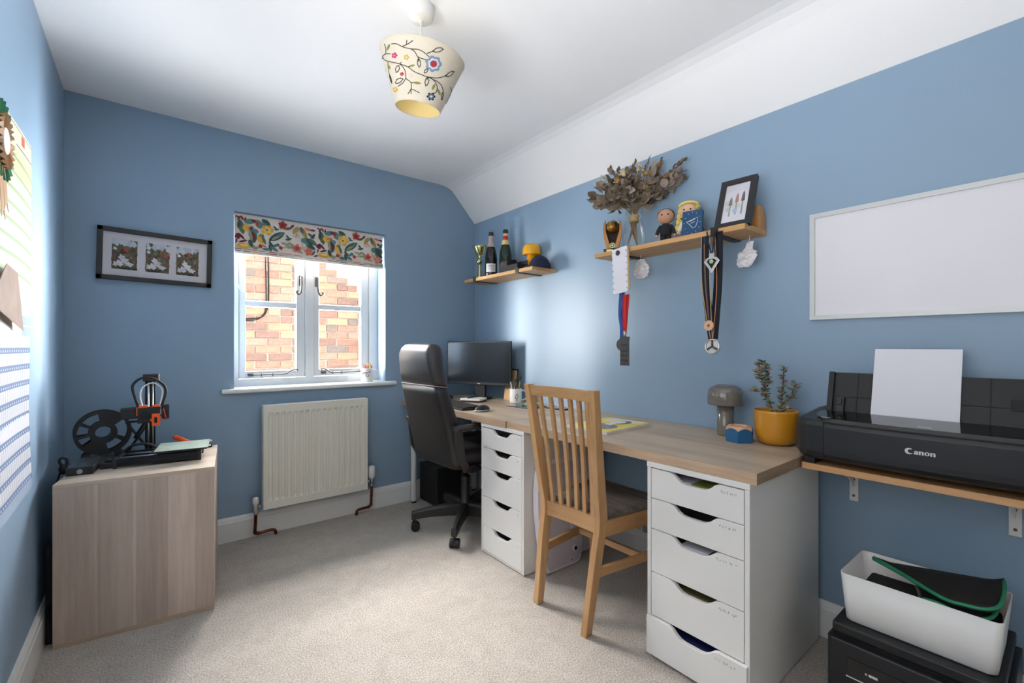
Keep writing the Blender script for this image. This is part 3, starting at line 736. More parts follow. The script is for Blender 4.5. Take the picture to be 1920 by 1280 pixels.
# printed pattern: one repeat, twice across (units: photo-crop style grid 1000 x 450 per repeat)
TEAL, DTEAL, GREEN, MUST, GOLD, RED, PINK, BURG, SAGE, PALE, NAVY = [L(*c) for c in ((92,128,124),(58,84,84),(84,108,88),(168,134,60),(222,170,62),(168,58,50),(206,116,96),(112,38,52),(148,152,118),(206,160,130),(60,66,84))]
MOT = [  # x, y(down), kind, a, b, angle, colour
 (60,45,'l',34,12,120,BURG),(95,40,'l',34,12,60,BURG),(130,50,'l',30,11,100,BURG),(40,30,'l',26,10,20,BURG),
 (85,150,'l',100,36,75,GREEN),(60,120,'l',60,22,100,DTEAL),(185,70,'l',70,34,-15,TEAL),(235,60,'l',40,22,10,BURG),(150,160,'e',52,44,0,GOLD),(190,150,'l',50,14,-20,PINK),(200,165,'l',45,10,10,PINK),
 (215,235,'l',110,48,80,DTEAL),(240,190,'e',42,34,0,TEAL),(225,250,'l',70,18,80,BURG),(190,240,'l',80,16,75,SAGE),
 (285,90,'l',62,42,70,TEAL),(268,85,'e',20,26,0,RED),(370,50,'l',62,32,30,DTEAL),(340,75,'l',40,16,10,TEAL),
 (385,145,'f',80,5,0,GOLD),(385,150,'f',50,5,.5,L(236,196,100)),(380,150,'e',14,12,0,NAVY),(335,120,'l',36,14,30,PALE),
 (310,280,'l',66,44,70,GOLD),(320,235,'e',30,24,0,TEAL),(345,290,'l',60,20,70,GREEN),
 (480,105,'l',30,12,45,DTEAL),(500,125,'l',30,12,-10,DTEAL),(575,55,'f',58,5,.3,RED),(575,58,'f',26,5,.6,BURG),(640,90,'l',44,20,-15,GREEN),(690,55,'l',40,16,-50,BURG),
 (500,220,'l',120,44,-35,DTEAL),(490,235,'l',100,18,-35,SAGE),(545,190,'l',50,20,-40,TEAL),(420,290,'l',50,8,-60,DTEAL),
 (635,205,'l',34,13,50,DTEAL),(660,230,'l',34,13,-25,DTEAL),(632,240,'l',30,12,10,DTEAL),
 (735,100,'l',66,28,-60,MUST),(770,75,'l',40,18,-30,SAGE),(840,110,'l',86,30,60,MUST),(815,85,'l',50,20,75,GREEN),(745,150,'l',40,7,70,PALE),(770,165,'l',40,7,60,PALE),(720,185,'l',36,6,20,PALE),(900,60,'l',56,16,10,PINK),(960,65,'l',40,14,0,BURG),
 (860,225,'e',56,42,20,TEAL),(915,245,'l',70,40,60,DTEAL),(965,230,'l',70,28,40,GREEN),(890,280,'l',60,22,70,TEAL),(945,300,'l',60,26,30,DTEAL),(925,135,'l',36,16,30,DTEAL),(970,140,'l',36,16,-50,DTEAL),(955,170,'l',30,12,0,DTEAL),
 (755,345,'f',62,5,.2,PINK),(755,345,'f',34,5,.8,RED),(905,370,'f',60,5,.5,PINK),(905,370,'f',30,5,.1,L(220,140,110)),
 (590,300,'l',40,14,10,SAGE),(640,305,'l',44,18,-40,SAGE),(690,310,'l',44,18,50,SAGE),(660,345,'l',44,16,-10,SAGE),(700,350,'l',36,12,70,SAGE),(550,365,'f',28,4,.2,RED),(600,350,'l',30,8,-30,PALE),
 (45,280,'f',38,4,.3,BURG),(85,275,'l',58,16,45,BURG),(105,335,'l',54,14,-20,BURG),(30,340,'l',34,10,100,BURG),
 (115,395,'e',82,32,0,GOLD),(115,388,'e',46,14,0,L(240,208,120)),
 (215,390,'l',60,22,35,TEAL),(190,350,'l',50,26,70,DTEAL),(250,400,'l',40,18,10,SAGE),(375,405,'l',50,22,0,TEAL),(440,350,'l',60,20,60,DTEAL),(470,390,'l',56,22,30,TEAL),(490,340,'l',50,20,-30,TEAL),(420,385,'l',50,18,75,DTEAL),(305,375,'f',30,4,.5,RED),(345,365,'l',34,12,20,PINK),(520,330,'l',30,10,60,DTEAL),
 (830,310,'l',60,8,70,PALE),(850,330,'l',50,7,-60,PALE),(800,390,'l',40,12,20,SAGE),(970,380,'l',40,14,-60,DTEAL),(1000,420,'l',36,12,-30,BURG)]
pr = MB(); sxu, szu = .452/1000, .205/450; lay = 0
def shape(kind, a, b, ang):
    if kind == 'l':
        pts = []
        for i in range(12):
            t = 2*PI*i/12; x = a*math.cos(t); y = b*math.sin(t)*(1-.55*abs(math.cos(t))**3)
            q = math.radians(ang); pts.append((x*math.cos(q)-y*math.sin(q), x*math.sin(q)+y*math.cos(q)))
        return pts
    if kind == 'e': return [(a*math.cos(2*PI*i/14), b*math.sin(2*PI*i/14)) for i in range(14)]
    return [((a*(.62+.38*abs(math.cos(b*(t+ang)/2))))*math.cos(t), (a*(.62+.38*abs(math.cos(b*(t+ang)/2))))*math.sin(t)) for t in [2*PI*i/30 for i in range(30)]]
for rep in (0, 1):
    for (mx, my, kind, a, bb, ang, colr) in MOT:
        lay += 1
        pts = []
        for x, y in shape(kind, a, bb, ang):
            X = (mx + x)*sxu + rep*.452 - .004; Z = BH - .006 - (my + y*1.0)*szu
            X = min(max(X, .001), BW-.001); Z = min(max(Z, .024), BH-.001)
            pts.append((X, -.0062 - .00004*(lay % 20), Z))
        pr.flat(pts, c=colr)
rr = random.Random(3)
for k, (z, y) in enumerate(((.018, -.0228), (.008, -.0188))):
    x = 0
    while x < BW-.05:
        w = .02 + rr.random()*.05
        pr.flat([(x, y, z-.002), (x+w, y, z-.0025), (x+w+.01, y, z+.0015), (x+.005, y, z+.002)], c=rr.choice([TEAL, GREEN, GOLD, PINK, RED, DTEAL, SAGE])); x += w + .006 + rr.random()*.02
pr.build('printed_pattern', 'print', fab, recalc=False)

# ------------------------------------------------------------------ triple picture frame
mat('frame_black', L(30, 30, 34), .4)
pf = thing('picture_frame', 'wide black picture frame with three small garden prints', 'picture', (.0215, 3.034, 1.4475), rot=(0, math.radians(1.35), 0))
PW, PH = .474, .262; b = MB()
for x0, x1, z0, z1 in ((-PW/2, -PW/2+.022, 0, PH), (PW/2-.022, PW/2, 0, PH), (-PW/2, PW/2, 0, .022), (-PW/2, PW/2, PH-.022, PH)): b.box(x0, -.028, z0, x1, 0, z1)
b.build('frame', 'frame_black', pf, bevel=.0015)
mat('mount_card', L(226, 222, 228), .8)
MB().box(-PW/2+.02, -.012, .02, PW/2-.02, -.004, PH-.02).build('mount', 'mount_card', pf)
for i, x in enumerate((-.132, .000, .128)):
    q = MB(); rr = random.Random(11+i); w, h = .098, .150; x0, z0 = x-w/2, .056
    def rect(a, c_, e, g, col): q.flat([(x0+a*w, -.0122, z0+c_*h), (x0+e*w, -.0122, z0+c_*h), (x0+e*w, -.0122, z0+g*h), (x0+a*w, -.0122, z0+g*h)], c=L(*col))
    rect(0, 0, 1, 1, (104, 96, 78)); 
    def blob(u, v_, r, col, k, asp=1.0):
        q.flat([(min(max(x0+(u+r*asp*(.75+.25*math.cos(5*t+u*9))*math.cos(t))*w, x0-.002), x0+w+.002), -.0124-.00003*k, z0+min(max(v_+r*(.75+.25*math.sin(4*t))*math.sin(t), 0), 1)*h) for t in [2*PI*m_/16 for m_ in range(16)]], c=L(*col))
    k = 0
    for _ in range(14): k += 1; blob(rr.random(), .8+rr.random()*.2, .10+.06*rr.random(), rr.choice([(206,214,226),(222,226,232),(190,204,222),(214,220,228)]), k)
    for _ in range(60): k += 1; blob(rr.random(), rr.random()*.74, .04+.06*rr.random(), rr.choice([(92,84,62),(58,62,52),(120,110,82),(70,72,60),(150,140,120),(112,124,90),(132,92,76),(80,60,54)]), k)
    for (u, v_, r) in ((.56, .66, .10), (.62, .74, .06)) if i == 0 else (((.84, .62, .09), (.80, .74, .05)) if i == 1 else ((.56, .78, .08), (.60, .70, .06))): k += 1; blob(u, v_, r, (196, 84, 66), k)
    for (u, v_, r, a) in ((.38, .40, .13, 1.2), (.50, .30, .14, 1.4), (.30, .20, .13, 1.6), (.70, .18, .10, 2.0), (.15, .16, .1, 1.3), (.12, .68, .07, 1.4)): k += 1; blob(u, v_, r, rr.choice([(232,230,234),(222,222,230),(240,238,240)]), k, a)
    for _ in range(10): k += 1; blob(.2+rr.random()*.6, .1+rr.random()*.35, .025, rr.choice([(150,148,170),(190,180,186),(110,112,130)]), k)
    for _ in range(8): k += 1; blob(rr.random(), .03, .06, (66,62,44), k)
    q.build('garden_print', 'print', pf, recalc=False)
MB().box(-PW/2+.02, -.0185, .02, PW/2-.02, -.0175, PH-.02).build('glazing', 'window_glass', pf)

# ================================================================== left wall: paper wall chart, rosette, paper pennant
cs = thing('wall_chart', 'tall paper wall chart of a tower with green and blue storeys on the left wall', 'poster', (XL, 1.50, .64))
def chart_x(y, z):   # y from 0 at far-left to .755 (right edge), z height; paper lifts a little off the wall
    return .004 + .010*max(0, (.25-z))/.25 + .004*math.sin(y*7+z*3) + .004
def chart_patch(b, y0, y1, z0, z1, c, off=0, ny=6, nz=1, sag=0):
    for i in range(ny):
        ya, yb_ = y0+(y1-y0)*i/ny, y0+(y1-y0)*(i+1)/ny
        for k in range(nz):
            za, zb = z0+(z1-z0)*k/nz, z0+(z1-z0)*(k+1)/nz
            s_ = lambda y: -sag*max(0, y-.45)**2
            b.flat([(chart_x(ya, za)+off, ya, za+s_(ya)), (chart_x(yb_, za)+off, yb_, za+s_(yb_)), (chart_x(yb_, zb)+off, yb_, zb+s_(yb_)), (chart_x(ya, zb)+off, ya, zb+s_(ya))], c=c)
b = MB(); CW = .706
bands_ = [(0, .045, (150,164,186)), (.045, .50, (206,206,212)), (.50, .72, (222,220,216)), (.72, .84, (238,234,222)), (.84, .93, (240,228,198)), (.93, 1.00, (240,216,176)), (1.00, 1.075, (238,196,150)), (1.075, 1.15, (208,208,178))]
for z0, z1, c in bands_: chart_patch(b, 0, CW, z0, z1, L(*c), 0, 10, 4)
b.build('paper', 'print', cs, recalc=False, solid=.0012)
b = MB()
for i in range(9): z = .015 + .0525*i + .02; chart_patch(b, 0, CW, z, z+.0175, L(104, 122, 156), .0006, 10)
for i in range(9):
    z = .0425 + .0525*i
    for k in range(25): chart_patch(b, .01+k*.0275, .018+k*.0275, z-.003, z+.003, L(206, 214, 228), .0010, 1)
for i in range(25): chart_patch(b, .01+i*.0275, .0125+i*.0275, .05, .49, L(116, 116, 130), .0004, 1, 10)
for i in range(8):
    z = .695 + .0495*i; chart_patch(b, 0, CW, z, z+.011, L(154, 172, 132), .0006, 12, 1, .25)
for i in range(20): chart_patch(b, .01+i*.034, .0112+i*.034, .60, 1.07, L(214, 204, 178), .0004, 1, 10)
chart_patch(b, .55, CW, .60, .635, L(170, 196, 170), .0008, 4); chart_patch(b, .60, CW, .51, .575, L(150, 168, 196), .0008, 4)
chart_patch(b, .66, .664, .51, .575, L(226, 230, 236), .0011, 1); chart_patch(b, .60, CW, .54, .544, L(226, 230, 236), .0011, 1)
chart_patch(b, .56, .60, 1.105, 1.135, L(190, 84, 74), .0008, 1); chart_patch(b, .50, .70, 1.085, 1.09, L(120, 118, 112), .0008, 4); chart_patch(b, .30, .70, 1.138, 1.141, L(120, 118, 112), .0008, 4)
b.build('printed_storeys', 'print', cs, recalc=False)
mat('satin_green', L(30, 118, 76), .35); mat('satin_gold', L(176, 138, 96), .4); mat('rosette_white', L(230, 226, 220), .6)
rs = thing('rosette', 'green and gold pleated award rosette pinned to the wall chart', 'rosette', (XL+.028, 1.705, 1.640))
def pleats(r0, r1, n, dx, m):
    b = MB()
    for i in range(n):
        a0, a1, am = 2*PI*i/n, 2*PI*(i+.86)/n, 2*PI*(i+.43)/n
        P = lambda r, a, x: (x, r*math.cos(a), r*math.sin(a))
        b.add([P(r0, a0, dx), P(r1, a0, dx+.002), P(r1*1.01, am, dx+.012), P(r1, a1, dx+.002), P(r0, a1, dx), P(r0, am, dx+.006)], [(0,1,2,5), (5,2,3,4)])
    return b
for r0, r1, dx, m, nm in ((.052, .100, 0, 'satin_green', 'outer_frill'), (.030, .068, .006, 'satin_gold', 'inner_frill')):
    pleats(r0, r1, 22, dx, 0).build(nm, m, rs, solid=.0012)
MB().cyl((-.006, 0, 0), (.014, 0, 0), .033, n=24).build('centre_disc', 'rosette_white', rs, bevel=.002)
for dy, ln in ((-.02, .20), (.012, .175)):
    t = MB(); t.add([(.004, dy-.016, -.03), (.004, dy+.016, -.03), (.010, dy+.020, -ln), (.010, dy, -ln+.02), (.010, dy-.020, -ln)], [(0,1,2,3,4)])
    t.build('ribbon_tail', 'satin_gold', rs, solid=.0012)
mat('brown_paper', L(150, 128, 116), .85, var=.1, vscale=15)
pn = MB(); pn.prism([(1.807-1.8, .141), (1.936-1.8, .131), (2.012-1.8, -.035), (1.758-1.8, .005), (1.70-1.8, .02), (1.70-1.8, .06)], 0, .0015, M=Matrix(((0,0,1,0),(1,0,0,0),(0,1,0,0),(0,0,0,1))))
tag(pn.build('paper_pennant', 'brown_paper', loc=(XL+.0225, 1.80, 1.20)), 'plain brown paper pennant pinned over the wall chart', 'pennant')

# ================================================================== corner cabinet with the 3D printer
CBZ = .606
BND = (0, .4975, [(0, 1.0), (.02, .98), (.23, 1.10), (.25, .90), (.46, 1.10), (.48, .86), (.68, 1.08), (.86, .90)])
wood('ash_front', L(206,188,174), L(178,158,144), 'Z', .5, 60, bands=BND, band_axis='X')
wood('ash_top', L(214,198,180), L(186,168,150), 'X', .45, 60)
wood('ash_edge', L(196,174,152), L(170,148,126), 'X', .5, 60)
ang = math.atan2(-.058, .494)
cb = thing('storage_cabinet', 'pale ash-effect cabinet in the corner carrying the 3D printer', 'cabinet', (-.285, 2.350, 0), ang)
CWd, CD = .4975, .50
MB().box(0, .0, .018, CWd, .016, CBZ-.016).build('side_panel', 'ash_front', cb)
MB().box(0, CD-.016, .018, CWd, CD, CBZ-.016).build('side_panel', 'ash_front', cb)
MB().box(0, -.001, CBZ-.016, CWd, CD+.001, CBZ).build('top_panel', 'ash_top', cb, bevel=.001, seg=1)
MB().box(0, -.001, 0, CWd, CD+.001, .018).build('bottom_panel', 'ash_edge', cb, bevel=.001, seg=1)
MB().box(CWd-.016, .016, .018, CWd, CD-.016, CBZ-.016).build('back_panel', 'ash_front', cb)
MB().box(.01, .016, .30, CWd-.016, CD-.016, .316).build('shelf', 'ash_top', cb)
cp = MB(); cp.box(0, 0, 0, .020, .30, .36); cp.box(.004, .0, .10, .024, .02, .16)
tag(cp.build('laptop_sleeve', 'black_matte', bevel=.004, loc=(XL+.02, 2.40, 0)), 'black padded sleeve wedged between cabinet and left wall', 'bag')

# ------------------------------------------------------------------ 3D printer
mat('alu_black', L(34, 36, 40), .35, metal=.6); mat('orange_plastic', L(238, 92, 34), .45); mat('bed_steel', L(182, 196, 180), .35, metal=.15, var=.1, vscale=40)
mat('power_lid', L(120, 130, 142), .25, metal=.7, var=.4, vscale=60); mat('cable_sleeve', L(30, 32, 36), .7)
P3 = Vector((0, 2.62, CBZ))
tp = thing('three_d_printer', 'small black and orange cantilever 3D printer on the cabinet', '3D printer', tuple(P3))
def lp(x, y, z): return (x-P3.x, y-P3.y, z-P3.z)
# Y axis frame: two extrusions with end caps
for (x0, y0, x1, y1) in ((-.122, 2.500, .170, 2.462),):
    d = Vector((x1-x0, y1-y0, 0)); ln = d.length; az_ = math.atan2(d.y, d.x)
    M = Tr(*lp(x0, y0, CBZ)) @ Rot(z=az_)
    b = MB(); b.box(.006, 0, .006, ln-.006, .022, .040, M=M); b.box(.006, -.0015, .018, ln-.006, 0, .027, M=M); b.box(.006, .16, .006, ln-.006, .182, .040, M=M)
    fr = b.build('base_rail', 'alu_black', tp, bevel=.0015)
    c = MB(); c.box(-.004, -.004, 0, .008, .030, .046, M=M); c.box(ln-.008, -.004, 0, ln+.004, .030, .046, M=M); c.box(-.004, .152, 0, .008, .19, .046, M=M); c.box(ln-.008, .152, 0, ln+.004, .19, .046, M=M)
    c.box(0, .03, .008, .012, .152, .040, M=M); c.box(ln-.012, .03, .008, ln, .152, .040, M=M)
    c.build('end_cap', 'black_plastic', tp, bevel=.0015)
    r = MB()
    for y in (.05, .13): r.cyl(M @ Vector((.006, y, .034)), M @ Vector((ln-.006, y, .034)), .004, n=10)
    r.build('slide_rod', 'steel', tp)
    Mb = M @ Tr(.12, -.012, 0)
    b = MB(); b.box(0, .0, .050, .20, .19, .056, M=Mb); b.box(.02, .03, .040, .16, .16, .050, M=Mb); hb = b.build('heated_bed', 'black_plastic', tp)
    b = MB(); b.box(.012, -.004, .0575, .205, .196, .059, M=Mb); b.box(.20, .02, .0575, .214, .05, .059, M=Mb); b.box(.20, .14, .0575, .214, .17, .059, M=Mb); b.build('print_sheet', 'bed_steel', hb)
    lcd = MB(); lcd.box(-.05, .02, .0, -.006, .10, .022, M=M); lcd.lathe([(.012, 0), (.012, .012), (.009, .014)], 14, M=M @ Tr(-.028, .05, .022)); lcd.build('control_box', 'black_plastic', tp, bevel=.003)
    w_ = MB(); w_.tube(smooth_path([M @ Vector(p) for p in ((.0, .16, .03), (.04, .13, .07), (.10, .10, .074), (.13, .09, .056))], 6), .006, n=7); w_.build('bed_cable', 'cable_sleeve', tp)
# Z column, X arm, extruder
zx, zy = -.004, 2.70
b = MB(); b.box(-.020, -.018, 0, .018, .018, .375, M=Tr(*lp(zx, zy, CBZ))); b.box(-.0235, -.0225, .002, .0225, .0225, .030, M=Tr(*lp(zx, zy, CBZ))); b.build('z_column', 'alu_black', tp, bevel=.002)
b = MB(); b.box(-.028, -.042, .350, .032, .022, .382, M=Tr(*lp(zx, zy, CBZ))); b.box(.004, -.045, .36, .030, -.03, .378, M=Tr(*lp(zx, zy, CBZ))); b.build('column_cap', 'black_plastic', tp, bevel=.003)
b = MB()
for dx in (-.008, .008): b.cyl(lp(zx+dx, zy-.030, CBZ+.03), lp(zx+dx, zy-.030, CBZ+.352), .004 if dx < 0 else .003, n=10)
b.build('slide_rod', 'steel', tp)
b = MB(); b.box(-.105, -.06, .185, -.045, .0, .232, M=Tr(*lp(zx, zy, CBZ))); b.build('x_motor', 'black_plastic', tp, bevel=.003)
b = MB()
for z in (.192, .225): b.cyl(lp(zx-.05, zy-.045, CBZ+z), lp(zx+.062, zy-.045, CBZ+z), .0035, n=10)
b.build('slide_rod', 'steel', tp)
b = MB(); b.box(.040, -.065, .175, .068, -.02, .240, M=Tr(*lp(zx, zy, CBZ))); b.build('arm_end', 'black_plastic', tp, bevel=.003)
b = MB(); b.box(-.046, -.085, .165, .034, -.055, .235, M=Tr(*lp(zx, zy, CBZ))); ex = b.build('extruder', 'black_plastic', tp, bevel=.003)
b = MB(); T_ = Tr(*lp(zx, zy, CBZ))
b.box(-.042, -.082, .232, -.010, -.05, .244, M=T_); b.box(.004, -.082, .230, .034, -.05, .243, M=T_); b.box(-.050, -.080, .20, -.044, -.05, .236, M=T_)
b.box(.004, -.098, .150, .034, -.084, .205, M=T_); b.box(-.002, -.097, .172, .004, -.086, .184, M=T_); b.box(.034, -.097, .172, .040, -.086, .184, M=T_)
b.build('orange_bracket', 'orange_plastic', ex, bevel=.002)
b = MB(); b.box(.013, -.0995, .165, .024, -.098, .19, M=T_); b.cyl(lp(zx-.020, zy-.0852, CBZ+.20), lp(zx-.020, zy-.092, CBZ+.20), .019, n=20); b.cyl(lp(zx+.012, zy-.07, CBZ+.150), lp(zx+.012, zy-.07, CBZ+.165), .007, n=8); b.build('fan', 'dark_void', ex)
b = MB(); b.tube(smooth_path([lp(zx+.045, zy-.08, CBZ+.225), lp(zx+.05, zy-.085, CBZ+.20), lp(zx+.056, zy-.08, CBZ+.175)], 4), .004, n=6, c=L(150, 30, 30)); b.build('red_wire', 'print', ex)
b = MB(); b.tube(smooth_path([lp(zx-.042, zy-.065, CBZ+.235), lp(zx-.056, zy-.07, CBZ+.29), lp(zx-.062, zy-.075, CBZ+.335), lp(zx-.035, zy-.08, CBZ+.366), lp(zx+.005, zy-.08, CBZ+.366), lp(zx+.045, zy-.07, CBZ+.335), lp(zx+.055, zy-.07, CBZ+.30), lp(zx+.042, zy-.065, CBZ+.24)], 6), .0055, n=8); b.build('cable_loop', 'cable_sleeve', tp)
mat('ptfe', L(236, 236, 232), .4)
b = MB(); b.tube(smooth_path([lp(zx-.028, zy-.075, CBZ+.24), lp(zx-.036, zy-.078, CBZ+.285), lp(zx-.028, zy-.08, CBZ+.325), lp(zx+.008, zy-.08, CBZ+.345), lp(zx+.038, zy-.075, CBZ+.32), lp(zx+.042, zy-.075, CBZ+.29), lp(zx+.034, zy-.07, CBZ+.245)], 6), .0028, n=7); b.build('filament_tube', 'ptfe', tp)

# ------------------------------------------------------------------ filament spool on its stand
sp_ = thing('filament_spool', 'empty black filament spool standing behind the printer', 'spool', (-.172, 2.745, CBZ))
SRa = math.radians(7)
def spool_side(yo):
    b = MB(); R1, R2, r3 = .098, .086, .048
    Mx = Tr(0, 0, .125) @ Rot(z=SRa) @ Matrix(((1,0,0,0),(0,0,1,yo),(0,1,0,0),(0,0,0,1)))
    def sector(ra, rb, a0, a1, n=10):
        return arc(0, 0, rb, a0, a1, n) + arc(0, 0, ra, a1, a0, n)
    b.prism(sector(R2, R1, 0, PI, 24), 0, .004, M=Mx); b.prism(sector(R2, R1, PI, 2*PI, 24), 0, .004, M=Mx)
    b.prism(sector(.028, r3, 0, PI, 16), 0, .004, M=Mx); b.prism(sector(.028, r3, PI, 2*PI, 16), 0, .004, M=Mx)
    for k, (a, wd) in enumerate(((70, 62), (190, 8), (250, 62), (330, 10), (150, 6))):
        b.prism(sector(r3-.002, R2+.002, math.radians(a-wd/2), math.radians(a+wd/2), 8), 0, .004, M=Mx)
    return b
spool_side(-.034).build('flange', 'black_plastic', sp_); spool_side(.030).build('flange', 'black_plastic', sp_)
b = MB(); Mx = Tr(0, 0, .125) @ Rot(z=SRa)
ring = lambda r, y: [Mx @ Vector((r*math.cos(2*PI*i/24), y, r*math.sin(2*PI*i/24))) for i in range(24)]
b.loft([ring(.028, -.034), ring(.028, .034)], cap=False); b.loft([ring(.044, -.03), ring(.044, .03)], cap=False)
b.build('hub', 'black_plastic', sp_)
b = MB()
for yo in (-.03, .03):
    for s in (-1, 1): b.cyl(Mx @ Vector((s*.055, yo-.012, -.104)), Mx @ Vector((s*.055, yo+.012, -.104)), .016, n=16)
b.box(-.075, -.045, -.125, .075, .045, -.111, M=Mx)
b.build('roller_stand', 'black_plastic', sp_, bevel=.002)
fg = MB(); T2 = Tr(-.02, 2.80, CBZ)
for a, e in (((-.05, 0, 0), (.04, 0, .15)), ((.04, 0, 0), (-.05, 0, .15)), ((-.05, 0, .15), (.05, 0, .15)), ((-.06, 0, .005), (.06, 0, .005)), ((-.02, 0, .07), (.05, 0, .20))): fg.tube([a, e], .006, n=6)
tag(fg.build('wire_holder', 'black_plastic', loc=(-.045, 2.825, CBZ)), 'black criss-cross spool holder frame behind the printer column', 'holder')
# ------------------------------------------------------------------ small things on the cabinet
hb_ = thing('power_box', 'small black power box with a shiny front at the cabinet corner', 'power supply', (-.220, 2.488, CBZ), ang)
MB().box(-.042, -.022, 0, .040, .17, .032).build('case', 'black_plastic', hb_, bevel=.003)
MB().box(-.038, -.016, .032, .036, .16, .0335).build('lid', 'power_lid', hb_)
b = MB(); b.cyl((.0, -.022, .015), (.0, -.027, .015), .009, n=16); b.cyl((.0, -.027, .015), (.0, -.029, .015), .004, n=10); b.build('socket', 'steel', hb_)
pt = MB(); pt.cyl((0, 0, .014), (.075, .01, .014), .0115, n=14); pt.ell((0, 0, .014), (.0115, .0115, .0115), 12, 8)
pt.cyl((.075, .01, .014), (.11, .014, .013), .006, n=10)
tag(pt.build('scraper_handle', 'orange_plastic', loc=(.084, 2.752, CBZ+.054), rot=(0, math.radians(32), 0)), 'orange tool handle poking up behind the print bed', 'tool')
st_ = MB(); st_.box(.0, -.02, 0, .12, .02, .018)
tag(st_.build('tool_rest', 'black_plastic', bevel=.003, loc=(.12, 2.76, CBZ)), 'low black block behind the print bed', 'block')
pg = MB(); pg.ell((0, 0, .03), (.020, .016, .030), 14, 10); pg.tube(smooth_path([(0, 0, .04), (-.016, .0, .075), (-.008, .004, .095), (.014, .004, .085), (.016, .0, .05)], 5), .007, n=8); pg.tube(smooth_path([(-.01, 0, .02), (-.03, .01, -.06), (-.03, .0, -.16)], 5), .005, n=7)
pg.v = [p*.72 for p in pg.v]
tag(pg.build('mains_plug', 'black_plastic', loc=(-.284, 2.60, .59)), 'black mains plug and lead hanging at the cabinet edge', 'plug')
# ================================================================== things on the desk
TZ = DZ1
# ------------------------------------------------------------------ monitor
mat('screen_gloss', L(34, 38, 44), .16, spec=.6)
mo = thing('monitor', 'black flat-screen monitor in the corner of the desk', 'monitor', (1.845, 2.70, TZ), math.atan2(.484, -.222) - PI/2)
# local: x is the viewing normal's opposite (screen faces -x), y along the width
SW, S0, S1 = .532, .104, .417
b = MB(); b.box(-.012, -SW/2, S0, .014, SW/2, S1); b.box(.014, -SW/2+.06, S0+.05, .04, SW/2-.06, S1-.05); b.build('housing', 'black_plastic', mo, bevel=.004)
MB().box(-.0135, -SW/2+.009, S0+.020, -.0115, SW/2-.009, S1-.009).build('screen', 'screen_gloss', mo)
b = MB(); b.cyl((-.0125, 0, S0+.009), (-.0135, 0, S0+.009), .0035, n=12, c=L(225, 225, 225)); b.box(-.0132, -.020, S0+.006, -.0120, -.007, S0+.012, c=L(225, 225, 225)); b.build('badge', 'print', mo)
b = MB(); b.lathe([(.085, 0), (.087, .006), (.08, .012), (.03, .016)], 28, center=(.03, 0, 0)); b.box(.02, -.04, .012, .045, .04, .26); b.build('stand', 'black_plastic', mo, bevel=.004)
# ------------------------------------------------------------------ keyboard, mouse
kb = thing('keyboard', 'black keyboard lying on the desk behind the office chair', 'keyboard', (1.512, 2.475, TZ), math.radians(-4))
b = MB(); b.hexa([(-.07,-.22,0),(.07,-.22,0),(.07,.22,0),(-.07,.22,0)], [(-.069,-.219,.010),(.069,-.219,.017),(.069,.219,.017),(-.069,.219,.010)]); b.build('case', 'black_plastic', kb, bevel=.002)
b = MB()
for r in range(6):
    for c in range(20):
        x = -.058 + r*.0205; y = -.209 + c*.021; z = .0105 + (x+.069)*.05
        b.box(x, y, z, x+.017, y+.018, z+.005)
stuff(b.build('keys', 'black_matte', kb))
ms = thing('mouse', 'black and silver mouse beside the keyboard', 'mouse', (1.520, 2.185, TZ), math.radians(12))
b = MB(); b.ell((0, 0, .010), (.056, .032, .026), 20, 12); 
for i, p in enumerate(b.v): b.v[i].z = max(0, p.z)
b.build('shell', 'black_plastic', ms)
b = MB(); b.ell((-.004, 0, .006), (.0565, .034, .014), 20, 8)
for i, p in enumerate(b.v): b.v[i].z = max(.0, p.z)
b.build('side_grip', 'steel', ms)
# ------------------------------------------------------------------ clutter round the monitor
wb = thing('drive_dock', 'white flat box with a pen on top below the monitor', 'box', (1.735, 2.60, TZ), math.radians(28))
MB().box(-.055, -.075, .012, .055, .075, .026).build('lid', 'white_plastic', wb, bevel=.003)
MB().box(-.053, -.073, 0, .053, .073, .012).build('base', 'black_plastic', wb, bevel=.002)
pn_ = MB(); pn_.cyl((-.05, 0, .004), (.05, .02, .004), .0038, n=8); pn_.cyl((.05, .02, .004), (.06, .022, .004), .0038, .001, n=8)
tag(pn_.build('pen', 'black_plastic', loc=(1.735, 2.60, TZ+.0265)), 'black pen lying on the white flat box', 'pen')
cl = MB(); cl.tube(smooth_path([(0, 0, .012), (.05, .06, .03), (.02, .12, .015), (.07, .16, .035), (.10, .09, .014), (.03, .03, .02), (-.03, .08, .012), (-.02, .16, .03), (.05, .20, .012)], 6), .009, n=7)
tag(cl.build('cable_bundle', 'black_matte', loc=(1.60, 2.74, TZ-.001)), 'tangle of black cables on the desk under the monitor', 'cable')
mat('kraft_card', L(186, 154, 112), .8)
fd = thing('card_folder', 'brown card folder leaning on the wall behind the monitor', 'folder', (1.965, 2.505, TZ), 0, rot=(0, math.radians(9), math.radians(-6)))
MB().box(-.004, -.06, 0, .0, .06, .215).build('front_cover', 'kraft_card', fd); MB().box(.004, -.068, 0, .007, .06, .225).build('back_cover', 'black_matte', fd); MB().box(0, -.058, 0, .004, .058, .21).build('papers', 'white_plastic', fd)
